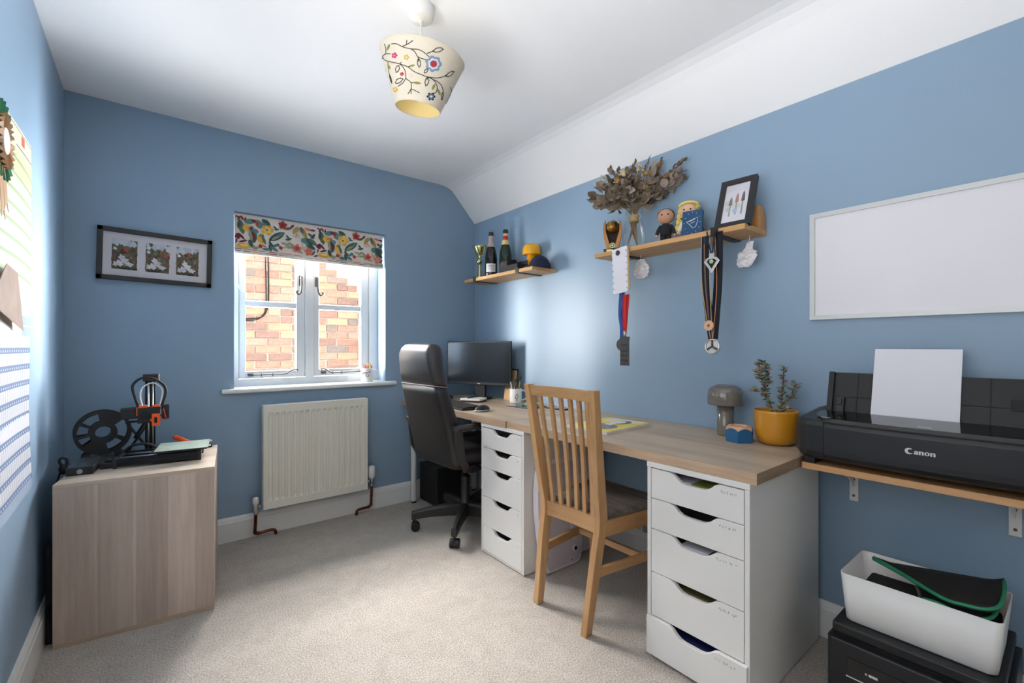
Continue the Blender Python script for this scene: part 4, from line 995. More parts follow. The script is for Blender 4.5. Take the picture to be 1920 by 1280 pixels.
def mug(name, label, loc, r, h, ha, deco):
    o = thing(name, label, 'mug', loc)
    b = MB(); b.lathe([(r*.92, 0), (r*.98, .004), (r, .012), (r, h-.002), (r-.001, h), (r-.004, h), (r-.004, .008), (.001, .006)], 28); b.build('cup', 'white_gloss', o)
    d = Vector((math.cos(ha), math.sin(ha), 0)); q = MB()
    q.tube(smooth_path([d*(r-.002)+Vector((0,0,h*.86)), d*(r+.02)+Vector((0,0,h*.88)), d*(r+.033)+Vector((0,0,h*.62)), d*(r+.028)+Vector((0,0,h*.32)), d*(r-.002)+Vector((0,0,h*.18))], 6), .0052, n=8); q.build('handle', 'white_gloss', o)
    b = MB()
    for path, w in deco: b.tube([(1.012*r*math.cos(a), 1.012*r*math.sin(a), z) for a, z in [(p.x, p.y) for p in smooth_path([(a, z, 0) for a, z in path], 4)]], w, n=5)
    b.build('printed_drawing', 'yarn_black', o)
    return o
va = math.radians(234)
mug('pencil_mug', 'white mug of coloured pencils on the window sill', (1.172, 3.088, .872), .041, .092, math.radians(-22),
    [([(va-.55, .052), (va-.3, .066), (va+.0, .064), (va+.4, .066)], .0014), ([(va+.4, .066), (va+.2, .058), (va+.05, .045), (va+.35, .034), (va+.6, .045), (va+.4, .056)], .0014), ([(va+.5, .066), (va+.72, .070), (va+.74, .060)], .002), ([(va-.5, .050), (va-.15, .060), (va+.1, .060)], .0012)])
PC = [(220,60,70),(230,180,60),(230,120,60),(90,150,90),(200,60,90),(240,150,150),(190,50,50),(120,160,210),(150,110,190),(220,90,60),(110,130,70),(240,200,90),(90,60,50),(200,120,170)]
names = ['crimson','golden','orange','green','raspberry','pale pink','brick-red','sky-blue','violet','vermilion','olive','yellow','brown','mauve']
for i, c in enumerate(PC):
    mt = 'pencil_%d' % i; mat(mt, L(*c), .4)
    a = 2*PI*i/len(PC)*1.0 + .3; rr_ = .010 + .018*((i*7) % 5)/5
    base = Vector((1.172, 3.088, .884)) + Vector((rr_*.6*math.cos(a), rr_*.6*math.sin(a), 0))
    o = thing('pencil', '%s coloured pencil in the mug on the sill' % names[i], 'pencil', tuple(base), group='coloured pencils in the sill mug')
    tip = Vector((.020*math.cos(a)*(.6+rr_*20), .020*math.sin(a)*(.6+rr_*20), .108 + .014*((i*5) % 4)/4))
    MB().cyl((0,0,0), tip*.88, .0036, n=6, smooth=False).build('shaft', mt, o)
    MB().cyl(tip*.88, tip, .0036, .0006, n=6).build('sharpened_tip', 'kraft_card', o)
mug('pen_mug', 'white mug of pens and brushes on the desk by the monitor', (1.925, 2.372, TZ), .041, .095, math.radians(-52),
    [([(va-.2, .04), (va+.1, .06), (va+.35, .05), (va+.1, .03), (va-.2, .04)], .0016), ([(va+.1, .03), (va+.1, .018), (va+.3, .016)], .0014)])
pcs = [(34,34,38),(30,30,34),(40,44,60),(196,196,196),(34,34,36),(60,30,34),(180,170,60),(30,32,36)]
nm2 = ['black marker','black pen','navy pen','silver pen','charcoal brush','dark red pen','yellow-green pen','long black brush']
for i, c in enumerate(pcs):
    mt = 'pen_%d' % i; mat(mt, L(*c), .35)
    a = 2*PI*i/8 + .2; ln = .125 + .02*((i*3) % 4)/4 + (.03 if i == 7 else 0)
    o = thing('pen', '%s standing in the mug by the monitor' % nm2[i], 'pen', (1.925+.010*math.cos(a), 2.372+.010*math.sin(a), TZ+.010), group='pens in the desk mug')
    tip = Vector((.026*math.cos(a), .026*math.sin(a), ln))
    MB().cyl((0,0,0), tip, .0042, n=8).build('barrel', mt, o)
    MB().cyl(tip, tip*1.05, .0048, .003, n=8).build('cap', 'black_plastic', o)
mat('tablet_glass', L(60, 66, 72), .1, spec=.7)
tb = thing('tablet', 'dark glass tablet lying on the desk behind the wooden chair', 'tablet', (1.845, 2.17, TZ), math.radians(8))
MB().box(-.07, -.11, 0, .07, .11, .007).build('case', 'black_plastic', tb, bevel=.002); MB().box(-.066, -.106, .007, .066, .106, .0078).build('screen', 'tablet_glass', tb)
ps = MB(); ps.box(-.038, -.038, 0, .038, .038, .006)
mat('note_green', L(176, 220, 150), .7)
tag(ps.build('sticky_notes', 'note_green', loc=(1.93, 2.21, TZ+.008), rot=(0, 0, .5)), 'pale green sticky note pad lying on the tablet', 'note pad')
ph = thing('phone', 'black phone lying near the wall behind the wooden chair', 'phone', (1.935, 1.97, TZ), math.radians(10))
MB().box(-.036, -.075, 0, .036, .075, .009).build('case', 'black_plastic', ph, bevel=.003); MB().box(-.033, -.071, .009, .033, .071, .0095).build('screen', 'screen_gloss', ph)
# ------------------------------------------------------------------ magazine
mg = thing('magazine', 'yellow-covered magazine lying on the desk', 'magazine', (1.70, 1.392, TZ), math.radians(3))
mat('page_edges', L(228, 224, 218), .8)
b = MB(); MWx, MWy = .345, .232
def warp(x, y, z): return (x, y, z + .004*math.sin((x/MWx+.5)*PI)*(y/MWy+.5))
rings = []
for i in range(9):
    x = -MWx/2 + MWx*i/8
    rings.append([(x, -MWy/2, 0), (x, MWy/2, 0), warp(x, MWy/2, .011), warp(x, -MWy/2, .011)])
b.loft(rings, smooth=False); b.build('pages', 'page_edges', mg)
def cover(b, poly, c, off):
    b.flat([(*warp(x, y, .0112+off)[:2], warp(x, y, .0112+off)[2]) for x, y in poly], c=c)
b = MB()
for i in range(8):
    x0, x1 = -MWx/2-.001 + (MWx+.002)*i/8, -MWx/2-.001 + (MWx+.002)*(i+1)/8
    b.flat([warp(x0, -MWy/2-.001, .0112), warp(x1, -MWy/2-.001, .0112), warp(x1, MWy/2+.001, .0112), warp(x0, MWy/2+.001, .0112)], c=L(232, 206, 66))
b.build('cover', 'print_gloss', mg, recalc=False)
b = MB(); E = lambda cx, cy, rx, ry, n=18: [(cx+rx*math.cos(2*PI*i/n), cy+ry*math.sin(2*PI*i/n)) for i in range(n)]
cover(b, E(-.07, -.01, .07, .075), L(116, 104, 100), .0006); cover(b, E(.075, -.02, .062, .040), L(70, 64, 62), .0007); cover(b, E(.065, -.01, .05, .030), L(226, 216, 222), .0011)
cover(b, [(-.03, -.03), (.05, -.025), (.05, .005), (-.03, .01)], L(226, 216, 222), .0012); cover(b, E(-.085, -.055, .008, .006), L(230, 226, 220), .0014)
b.build('cover_picture', 'print_gloss', mg, recalc=False)
# ------------------------------------------------------------------ mushroom lamps, hexagon holder, plant
def mushroom(name, label, loc, m, k=1.0):
    o = thing(name, label, 'lamp', loc)
    b = MB(); b.lathe([(.031*k, 0), (.033*k, .003), (.0335*k, .006), (.0335*k, .165*k)], 32); b.build('stem', m, o)
    b = MB(); b.lathe([(.0335*k, .132*k), (.064*k, .130*k), (.070*k, .132*k), (.0715*k, .137*k), (.0715*k, .170*k), (.069*k, .188*k), (.061*k, .203*k), (.046*k, .212*k), (.040*k, .2145*k), (.038*k, .2135*k), (.001, .2130*k)], 40); b.build('shade', m, o)
    b = MB(); b.cyl((-.0335*k*.8, -.0335*k*.6, .034*k), (-.0345*k*.8, -.0345*k*.6, .034*k), .003, n=12); b.build('switch_button', 'steel', o)
mat('taupe_gloss', L(112, 106, 100), .1, spec=.6, coat=.4); mat('amber_gloss', L(236, 170, 28), .3, spec=.5)
mushroom('mushroom_lamp', 'glossy taupe mushroom lamp on the desk', (1.931, .947, TZ), 'taupe_gloss')
hx = thing('hexagon_holder', 'blue hexagonal wooden holder with a bare timber top', 'candle holder', (1.848, .850, TZ), math.radians(20))
mat('hex_blue', L(30, 92, 138), .5)
wood('hex_timber', L(222,182,150), L(196,150,118), 'X', .6, 80)
hexp = lambda r: [(r*math.cos(PI/3*i), r*math.sin(PI/3*i)) for i in range(6)]
b = MB(); rings = []
N6 = 36
def hexr(t, r):
    a = (t % (PI/3)) - PI/6; return r*math.cos(PI/6)/math.cos(a)
for z, f in ((0, .97), (.003, 1.0), (.050, 1.0)): rings.append([(hexr(2*PI*i/N6, .054)*f*math.cos(2*PI*i/N6), hexr(2*PI*i/N6, .054)*f*math.sin(2*PI*i/N6), z) for i in range(N6)])
# scalloped upper edge where the turned chamfer cuts the faces
rings[-1] = [(p[0], p[1], .046 + .010*(1-((hexr(2*PI*i/N6, .054)-.0468)/.0072))) for i, p in enumerate(rings[-1])]
b.loft(rings, smooth=False, cap=False); b.flat(rings[0][::-1]); b.build('body', 'hex_blue', hx)
b = MB(); top_ = [rings[-1]] + [[(r*math.cos(2*PI*i/N6), r*math.sin(2*PI*i/N6), z) for i in range(N6)] for r, z in ((.042, .0615), (.040, .063), (.032, .063), (.031, .060), (.030, .052), (.0005, .052))]
b.loft(top_, smooth=False, cap=False); b.build('turned_top', 'hex_timber', hx)
mat('ochre_glaze', L(206, 142, 36), .25, spec=.5, var=.06, vscale=10, coat=.3)
mat('soil', L(52, 38, 30), .95, bump=.6, bscale=150)
pp = thing('potted_succulent', 'small branching succulent in an ochre glazed pot', 'potted plant', (1.912, .738, TZ))
b = MB(); b.lathe([(.040, 0), (.056, .004), (.067, .016), (.0735, .040), (.076, .075), (.0775, .126), (.0775, .130), (.0755, .133), (.073, .131), (.072, .118), (.070, .110)], 40)
po_ = b.build('pot', 'ochre_glaze', pp)
b = MB(); b.lathe([(.072, .108), (.05, .113), (.02, .116), (.001, .116)], 28); b.build('soil', 'soil', pp)
mat('plant_stem', L(86, 66, 56), .8); 
lm = []
for i, c in enumerate(((112,128,104), (142,122,120), (92,110,92), (158,130,122), (126,142,108))): mat('succulent_leaf_%d' % i, L(*c), .5); lm.append('succulent_leaf_%d' % i)
# image-left is roughly (-x*.78 ... +y*.62) in plan: v = lateral unit to the right of the photo
lat = Vector((.7817, -.6237, 0)); dep = Vector((.6237, .7817, 0))
def P2(u, z, d=0): return lat*u + dep*d + Vector((0, 0, z))
stems = [[P2(-.010, .11), P2(-.022, .150), P2(-.040, .190, .005), P2(-.040, .235, .01), P2(-.055, .275, .01), P2(-.060, .315, .01)],
         [P2(-.040, .195), P2(-.065, .205, -.01), P2(-.096, .210, -.015)],
         [P2(-.036, .225), P2(-.022, .250, .01), P2(-.030, .290, .015), P2(-.048, .325, .015)],
         [P2(-.045, .24), P2(-.070, .265, -.01), P2(-.082, .285, -.01)],
         [P2(.005, .11), P2(.022, .150), P2(.030, .190, .01), P2(.034, .240, .01), P2(.036, .300, .01)],
         [P2(.024, .155), P2(.050, .180, -.01), P2(.062, .215, -.01), P2(.070, .235, -.01)],
         [P2(.0, .11), P2(.012, .135, -.015), P2(.026, .145, -.02)]]
b = MB()
for s in stems: b.tube(smooth_path(s, 4), [.0042*(1-.6*i/(len(s)*4-4)) for i in range(len(s)*4-3)], n=6)
b.build('stem', 'plant_stem', pp)
leafmesh = {}
def leaf_obj(k):
    b = MB(); b.ell((0, .0085, 0), (.0065, .0095, .0022), 8, 5); return b.build('leaf', lm[k], pp)
rr = random.Random(5)
for s in stems:
    pts = smooth_path(s, 7)
    for i in range(4 if s[0].z < .12 else 1, len(pts)):
        for q in range(2):
            k = rr.randrange(5)
            if k not in leafmesh: leafmesh[k] = leaf_obj(k); o = leafmesh[k]
            else: o = leafmesh[k].copy(); COL.objects.link(o); o.parent = pp
            o.location = pts[i] + Vector(((rr.random()-.5)*.004,)*3)
            o.rotation_euler = (rr.uniform(-.2, .9), rr.uniform(-.5, .5), rr.random()*2*PI)
            sc2 = rr.uniform(.85, 1.35); o.scale = (sc2, sc2, sc2)
# ================================================================== under the desk
pc = thing('computer_case', 'black computer case standing under the desk by the window wall', 'computer', (1.53, 2.74, 0), math.radians(0))
MB().box(0, 0, .008, .20, .26, .275).build('case', 'black_matte', pc, bevel=.004); MB().box(-.002, .012, .02, 0, .248, .262).build('front_grille', 'dark_void', pc)
b = MB()
for x in (.02, .17):
    for y in (.02, .23): b.cyl((x, y, 0), (x, y, .008), .01, n=10)
b.build('rubber_feet', 'black_plastic', pc)
fr_ = thing('footrest', 'black sloping footrest on the carpet under the desk', 'footrest', (1.76, 2.49, 0), math.radians(0))
b = MB(); b.hexa([(0, 0, .02), (.24, 0, .10), (.24, .22, .10), (0, .22, .02)], [(0, 0, .045), (.24, 0, .13), (.24, .22, .13), (0, .22, .045)]); b.build('platform', 'black_plastic', fr_, bevel=.006)
b = MB(); b.box(.02, .02, 0, .05, .20, .035); b.box(.19, .02, 0, .22, .20, .09); b.build('legs', 'black_matte', fr_)
pb = thing('plastic_board', 'pale lilac plastic board with a finger hole standing against the drawers', 'board', (1.475, 1.626, 0), 0, rot=(math.radians(-2.2), 0, 0))
mat('lilac_plastic', L(232, 228, 236), .4); mat('lilac_back', L(206, 199, 210), .5)
left_edge = [(.020, .02), (.006, .10), (-.010, .20), (-.020, .30), (-.020, .40), (-.008, .49), (.012, .53), (.035, .55)]
poly = [(.035, .002)] + left_edge + [(.36, .55), (.385, .535), (.395, .50), (.30, .30), (.282, .10), (.275, .03), (.262, .008), (.24, .002)]
poly = [(.24, .002), (.262, .008), (.275, .03), (.282, .10), (.30, .30), (.31, .50), (.29, .54), (.26, .55), (.035, .55), (.012, .53), (-.008, .49), (-.020, .40), (-.020, .30), (-.010, .20), (.006, .10), (.020, .02), (.035, .002)]
Mx = Matrix(((1,0,0,0),(0,0,1,0),(0,1,0,0),(0,0,0,1)))
b = MB(); b.prism(poly, -.016, .022, M=Mx); b.build('body', 'lilac_plastic', pb, bevel=.006, seg=3)
b = MB(); b.prism([(x*.9+.014, z*.94+.016) for x, z in poly], -.018, -.016, M=Mx); b.build('back_plate', 'lilac_back', pb)
b = MB(); b.cyl((.222, -.026, .085), (.222, -.018, .085), .016, n=20); b.build('hole_rim', 'lilac_plastic', pb)
b = MB(); b.cyl((.222, -.0275, .085), (.222, -.0255, .085), .010, n=16); b.build('hole', 'dark_void', pb)
b = MB(); b.prism(rrect(.198, .13, .226, .24, .0138), -.022, -.0175, M=Mx); b.build('groove', 'lilac_plastic', pb, bevel=.003)
b = MB()
for x, z in ((.03, .08), (.028, .25), (.02, .40), (.20, .03)): b.cyl((x, -.0195, z), (x, -.0178, z), .0035, n=8)
b.build('screw', 'pewter', pb)
sx = thing('socket_box', 'white socket box with a printed label low on the wall under the desk', 'socket', (2.030, 1.475, .150), 0)
MB().box(-.030, -.058, 0, .004, .058, .085).build('box', 'white_plastic', sx, bevel=.003)
b = MB(); b.box(-.0306, -.052, .006, -.0302, .052, .080, c=L(214, 206, 190))
rr = random.Random(2)
for z in (.070, .062, .054, .046, .030, .022):
    y = -.048
    while y < .04:
        w = .006 + rr.random()*.014; b.box(-.0309, y, z, -.0306, y+w, z+.003, c=L(80, 76, 72)); y += w + .004
for y in (-.03, .022): b.box(-.0309, y, .016, -.0306, y+.003, .06, c=L(40, 40, 40))
b.build('printed_label', 'print', sx)
# ================================================================== whiteboard
mat('alu_frame', L(196, 198, 198), .4, metal=.3); mat('board_white', L(228, 226, 232), .28)
wbd = thing('whiteboard', 'large whiteboard with a silver frame on the right wall', 'whiteboard', (XR, .658, 1.220))
Wy0, Wy1, Hw = -.86, 0, .412
MB().box(-.010, Wy0+.01, .01, -.002, Wy1-.01, Hw-.01).build('writing_surface', 'board_white', wbd)
def mitre(b, p):  # p: four frame sides as mitred prisms
    for poly in p: b.prism(poly, -.016, -.001, M=Matrix(((0,0,1,0),(1,0,0,0),(0,1,0,0),(0,0,0,1))))
f_ = .017; a, e, h = Wy0, Wy1, Hw
b = MB(); mitre(b, [[(a,0),(e,0),(e-f_,f_),(a+f_,f_)], [(a,h),(a+f_,h-f_),(e-f_,h-f_),(e,h)], [(a,0),(a+f_,f_),(a+f_,h-f_),(a,h)], [(e,0),(e,h),(e-f_,h-f_),(e-f_,f_)]])
b.build('frame', 'alu_frame', wbd)
# ================================================================== printer shelf
wood('pine_edge', L(226,180,130), L(200,150,104), 'Y', .5, 60)
psf = thing('printer_shelf', 'pine shelf under the large printer', 'shelf', (1.745, -.10, .700))
MB().box(0, 0, 0, XR-1.747, .692, .021).build('board', 'pine_edge', psf, bevel=.001)
for y in (.518, .118):
    yl = y + .10
    b = MB(); b.box(XR-1.745-.004, yl-.0135, -.155, XR-1.745-.001, yl+.0135, 0); b.box(.10, yl-.0135, -.004, XR-1.745-.001, yl+.0135, -.0005); b.hexa([(XR-1.745-.006, yl-.002, -.10), (XR-1.745-.002, yl-.002, -.10), (XR-1.745-.002, yl+.002, -.10), (XR-1.745-.006, yl+.002, -.10)], [(.14, yl-.002, -.003), (XR-1.745-.002, yl-.002, -.003), (XR-1.745-.002, yl+.002, -.003), (.14, yl+.002, -.003)])
    br = b.build('bracket', 'white_plastic', psf, bevel=.001, label='white steel angle bracket')
    q = MB()
    for z in (-.035, -.075, -.135): q.cyl((XR-1.745-.0075, yl, z), (XR-1.745-.003, yl, z), .0045, n=12)
    q.build('screw', 'pewter', br)
# ------------------------------------------------------------------ large photo printer
mat('printer_black', L(29, 30, 34), .4, spec=.5); mat('printer_gloss', L(20, 21, 24), .07, spec=.6); mat('printer_tray', L(25, 25, 26), .55); mat('logo_silver', L(216, 214, 212), .4)
pr_ = thing('photo_printer', 'wide black photo printer with its rear tray open on the pine shelf', 'printer', (1.700, -.040, .7215))
PWd = .655                                                      # local y 0..PWd, x 0 front .. .31
def xs(y):  # plan curve of the front: slightly bowed, rounded at the ends
    t = (y/PWd-.5)*2; return .020*t*t + (.03*max(0, abs(t)-.86)/.14)
def body_ring(y, sx=0):
    x0 = xs(y)
    return [(x0+.030, y, .020), (x0+.006, y, .034), (x0, y, .050), (x0, y, .135), (x0+.004, y, .147), (x0+.016, y, .153), (.285, y, .172), (.300, y, .165), (.305, y, .030), (.295, y, .020)]
ys = [0, .006, .02, .045, .08, .10] + [.10+(PWd-.2)*i/8 for i in range(1, 8)] + [PWd-.10, PWd-.08, PWd-.045, PWd-.02, PWd-.006, PWd]
b = MB(); rings = []
for y in ys:
    r = body_ring(y); ins = max(0, 1-min(y, PWd-y)/.02)*.012
    rings.append([(p[0]+(ins if p[0] < .1 else -ins*.5), p[1], p[2]+(ins if p[2] < .06 else -ins)*.6) for p in r])
b.loft(rings, smooth=False)
pbo = b.build('body', 'printer_black', pr_, bevel=.003)
b = MB(); b.box(.05, .03, 0, .28, .06, .022); b.box(.05, PWd-.06, 0, .28, PWd-.03, .022); b.build('foot', 'black_matte', pr_)
# front tray door: raised panel between the seams
y0, y1 = .10, .575-.02
b = MB(); rings = []
for i in range(13):
    y = .098 + (.556-.098)*i/12; x0 = xs(y)-.003
    rings.append([(x0+.012, y, .030), (x0+.001, y, .044), (x0, y, .060), (x0, y, .132), (x0+.004, y, .142), (x0+.012, y, .142)])
b.loft(rings, smooth=False); b.build('front_door', 'printer_black', pr_, bevel=.0015)
b = MB()
for y in (.096, .5575): b.box(xs(y)-.0012, y-.0012, .030, xs(y)+.004, y+.0012, .146)
b.build('door_seam', 'dark_void', pr_)
# glossy top band with a curved front edge
b = MB(); rings = []
for i in range(25):
    t = i/24; y = .045 + (.610-.045)*t; e = abs(t-.5)*2; pull = .0 if e < .8 else ((e-.8)/.2)**2*.075
    rings.append([(xs(y)+.008+pull, y, .1490+pull*.08), (xs(y)+.020+pull, y, .1585+pull*.06), (.175, y, .1690), (.175, y, .160)])
b.loft(rings, smooth=False); b.build('top_cover', 'printer_gloss', pr_, bevel=.001)
b = MB(); rings = []
for i in range(25):
    t = i/24; y = .043 + (.612-.043)*t; e = abs(t-.5)*2; pull = .0 if e < .8 else ((e-.8)/.2)**2*.075
    rings.append([Vector((xs(y)+.0045+pull, y, .1455+pull*.08))])
b.tube([r[0] for r in rings], .0025, n=6); b.build('cover_gap', 'dark_void', pr_)
# rear tray
def slab(b, y0, y1, s0, s1, t0, t1, m=0):
    """slab on the inclined tray plane: s along the slope, t thickness"""
    A = Vector((.205, 0, .166)); U = Vector((.26, 0, .97)).normalized(); Nn = Vector((-.97, 0, .26)).normalized()
    P = lambda y, s, t: A + U*s + Nn*t + Vector((0, y, 0))
    b.hexa([P(y0,s0,t0), P(y1,s0,t0), P(y1,s0,t1), P(y0,s0,t1)], [P(y0,s1,t0), P(y1,s1,t0), P(y1,s1,t1), P(y0,s1,t1)], m)
b = MB(); slab(b, .045, .605, -.01, .140, -.006, 0)
rt_ = b.build('rear_tray', 'printer_tray', pr_, bevel=.002)
for y0, y1, s0, s1 in ((.045, .062, -.01, .140), (.588, .605, -.01, .140)):
    b = MB(); slab(b, y0, y1, s0, s1, 0, .012); b.build('tray_side', 'printer_tray', rt_, bevel=.002)
for yc in (.085, .565):
    b = MB(); slab(b, yc-.012, yc+.012, -.005, .050, 0, .014); slab(b, yc-.007, yc+.007, .02, .045, .014, .020); b.build('paper_guide', 'black_plastic', rt_, bevel=.002)
for y in (.20, .30, .42, .48, .52):
    b = MB(); slab(b, y-.0012, y+.0012, .0, .136, 0, .0018); b.build('tray_rib', 'black_matte', rt_)
b = MB(); slab(b, .10, .16, .045, .080, 0, .0015); b.build('tray_recess', 'black_matte', rt_)
b = MB(); slab(b, .10, .55, .052, .054, 0, .0012); b.build('tray_seam', 'dark_void', rt_)
pp_ = MB(); slab(pp_, .262, .478, -.004, .226, .004, .0055)
mat('paper_white', L(232, 232, 240), .75)
ppo = pp_.build('paper_sheets', 'paper_white'); ppo.location = pr_.location; tag(ppo, 'white paper standing in the rear tray of the large printer', 'paper')
# lettering on the front: heavy serif capitals drawn as outlines
def glyph_C(): 
    o = arc(.46, .36, .46, .9, 2*PI-.75, 22); i = [(.62+.28*math.cos(a), .37+.30*math.sin(a)) for a in [(2*PI-1.0) - (2*PI-2.1)*k/18 for k in range(19)]]
    return [[(x, y*.9+.02) for x, y in o] + [(x*.94, y*.86+.03) for x, y in i] ]
def stem_(x, w, h): return [(x, 0), (x+w, 0), (x+w, h), (x, h)]
def glyph_a(): return [arc(.20, .15, .20, -.3, PI+2.0, 14)[:0] + [(.0, .13), (.03, .05), (.10, 0), (.20, .0), (.30, .06), (.30, .0), (.46, 0), (.46, .34), (.40, .44), (.28, .48), (.12, .46), (.04, .40), (.10, .33), (.22, .37), (.30, .34), (.30, .27), (.14, .25), (.03, .20)]]
def glyph_n(): return [[(0, 0), (.18, 0), (.18, .34), (.26, .37), (.31, .33), (.31, 0), (.49, 0), (.49, .37), (.42, .46), (.32, .48), (.18, .42), (.18, .47), (-.03, .47), (-.03, .42), (0, .40)]]
def glyph_o(): 
    A = [(.25+.26*math.cos(a), .235+.25*math.sin(a)) for a in [PI/2+2*PI*k/20 for k in range(21)]]; B = [(.25+.10*math.cos(a), .235+.17*math.sin(a)) for a in [PI/2+2*PI-2*PI*k/20 for k in range(21)]]
    return [A + B]
def logo(text, size, origin, parent, depth=.0006):
    adv = {'C': .90, 'a': .53, 'n': .56, 'o': .57}; fn = {'C': glyph_C, 'a': glyph_a, 'n': glyph_n, 'o': glyph_o}; x = 0
    for c in text:
        for poly in fn[c]():
            b = MB(); y_o = origin[1]; 
            M = Matrix(((0,0,-1,origin[0]),(-size,0,0,origin[1]-x*size),(0,size,0,origin[2]),(0,0,0,1)))
            b.prism(poly, 0, depth, M=M); b.build('letter', 'logo_silver', parent)
        x += adv[c]
logo('Canon', .0215, (xs(.35)-.0030, .352, .088), pr_)
b = MB(); b.box(.034, .545, .1612, .0355, .570, .1620); b.box(.036, .300, .1622, .0375, .330, .1630)
b.build('model_marking', 'logo_silver', pr_)

# ================================================================== floor: small printer, white box with bag
fp = thing('small_printer', 'small black all-in-one printer on the floor in the right corner', 'printer', (1.600, .100, 0))
b = MB(); b.prism([(0, .03), (.0, .365), (.012, .377), (.37, .377), (.37, 0), (.012, 0), (0, .012)], .03, .245); b.build('body', 'printer_black', fp, bevel=.004)
b = MB(); b.box(-.012, -.005, .0, .36, .385, .03); b.build('base_tray', 'black_matte', fp, bevel=.004)
b = MB(); b.box(.02, .012, .252, .375, .368, .284); b.build('scanner_lid', 'black_plastic', fp, bevel=.006)
b = MB(); b.box(.024, .016, .244, .37, .364, .252); b.build('lid_gap', 'dark_void', fp)
b = MB(); b.hexa([(-.004, .03, .120), (.004, .03, .120), (.004, .325, .120), (-.004, .325, .120)], [(-.002, .03, .205), (.02, .03, .205), (.02, .325, .205), (-.002, .325, .205)]); pn2 = b.build('control_panel', 'printer_gloss', fp, bevel=.002)
b = MB(); b.box(-.0065, .03, .150, -.004, .325, .1525); b.build('silver_line', 'logo_silver', pn2)
for y, w in ((.262, .020), (.205, .014), (.182, .014), (.150, .010), (.135, .012)):
    q = MB(); q.box(-.0048, y-w/2, .176, -.0030, y+w/2, .182); q.ell((-.0040, y+w*.8, .179), (.0008, .003, .003), 8, 6); q.build('button_mark', 'logo_silver', pn2)
b = MB(); b.box(-.003, .05, .05, .002, .310, .118); b.build('paper_slot', 'dark_void', fp)
wx = thing('storage_box', 'white open storage box on top of the small printer', 'box', (1.655, .125, .2845))
def bxr(k, z): return [(x, y, z) for x, y in rrect(-.004*k, -.006*k, .225+.004*k, .320+.006*k, .018, 5)]
def inr(k, z): return [(x, y, z) for x, y in rrect(-.004*k+.003, -.006*k+.003, .225+.004*k-.003, .320+.006*k-.003, .016, 5)]
b = MB(); b.loft([bxr(-1, 0), bxr(0, .004), bxr(2.0, .142), inr(2.0, .142), inr(0, .006)], smooth=True, cap=True); b.build('shell', 'white_plastic', wx)
mat('bag_black', L(22, 20, 22), .8, bump=.3, bscale=300); mat('piping_green', L(34, 132, 92), .5)
bg_ = thing('soft_case', 'black fabric case with green piping stuffed into the white box', 'bag', (1.655, .125, .291))
# folded case: panel from the back left corner, its piped front edge running diagonally across the box
A_, B_, C_, D_ = Vector((.196, .292, .128)), Vector((.020, .108, .142)), Vector((.016, .020, .150)), Vector((.196, .004, .172))
front = smooth_path([A_, Vector((.110, .205, .138)), B_, Vector((.008, .060, .146)), C_, Vector((.050, .000, .158)), Vector((.130, -.002, .166)), D_], 6)
backl = [D_ + (A_-D_)*(i/(len(front)-1)) for i in range(len(front))][::-1]
b = MB(); rows = []
for p, q in zip(front, backl): rows.append([p + (q-p)*(j/6) + Vector((0, 0, .010*math.sin(PI*j/6))) for j in range(7)])
b.loft(rows, smooth=True, cap=False, closed=False); b.build('flap', 'bag_black', bg_, solid=.006, recalc=True)
b = MB(); b.tube([p + Vector((0, 0, .003)) for p in front], [.0075 - .003*min(1, i/14) for i in range(len(front))], n=7); b.build('piping', 'piping_green', bg_)
b = MB(); b.tube([p + Vector((.002, .002, -.022)) for p in smooth_path([Vector((.03, .118, .142)), Vector((.012, .060, .142)), Vector((.020, .022, .146)), Vector((.06, .006, .155)), Vector((.15, .004, .165))], 5)], .0048, n=7); b.build('piping', 'piping_green', bg_)
b = MB(); b.tube([p for p in smooth_path([Vector((.012, .150, .124)), Vector((.006, .110, .130)), Vector((.006, .050, .112))], 5)], .0062, n=7); b.build('piping', 'piping_green', bg_)
b = MB(); b.box(.012, .006, .0, .205, .300, .085); b.build('body', 'bag_black', bg_, bevel=.01)
b = MB(); b.tube(smooth_path([B_ + Vector((.012, .052, .006)), B_ + Vector((-.002, .046, .004)), B_ + Vector((-.010, .040, -.014))], 4), .005, n=6); b.build('zip_pull', 'black_plastic', bg_)

# ================================================================== wall shelves
wood('shelf_oak', L(214,172,118), L(182,136,84), 'Y', .45, 50)
mat('bracket_black', L(26, 26, 30), .45)
def wall_shelf(y0, y1, z1, label, by):
    o = thing('wall_shelf', label, 'shelf', (1.834, y0, z1-.022))
    MB().box(0, 0, 0, XR-1.836, y1-y0, .022).build('board', 'shelf_oak', o, bevel=.001)
    for y in by:
        yl = y - y0
        b = MB(); b.box(-.003, yl-.016, -.0005-.004, XR-1.835, yl+.016, -.0006); b.box(-.005, yl-.016, -.008, -.0005, yl+.016, .030); b.box(XR-1.838, yl-.016, -.004, XR-1.8345, yl+.016, .075)
        b.build('bracket', 'bracket_black', o, bevel=.001, label='black steel lip bracket')
    return o
S1Z, S2Z = 1.612, 1.605
wall_shelf(2.100, 2.872, S1Z, 'oak wall shelf with the bottles', (2.245, 2.735))
wall_shelf(.822, 1.598, S2Z, 'oak wall shelf with the dried flowers', (.945, 1.455))
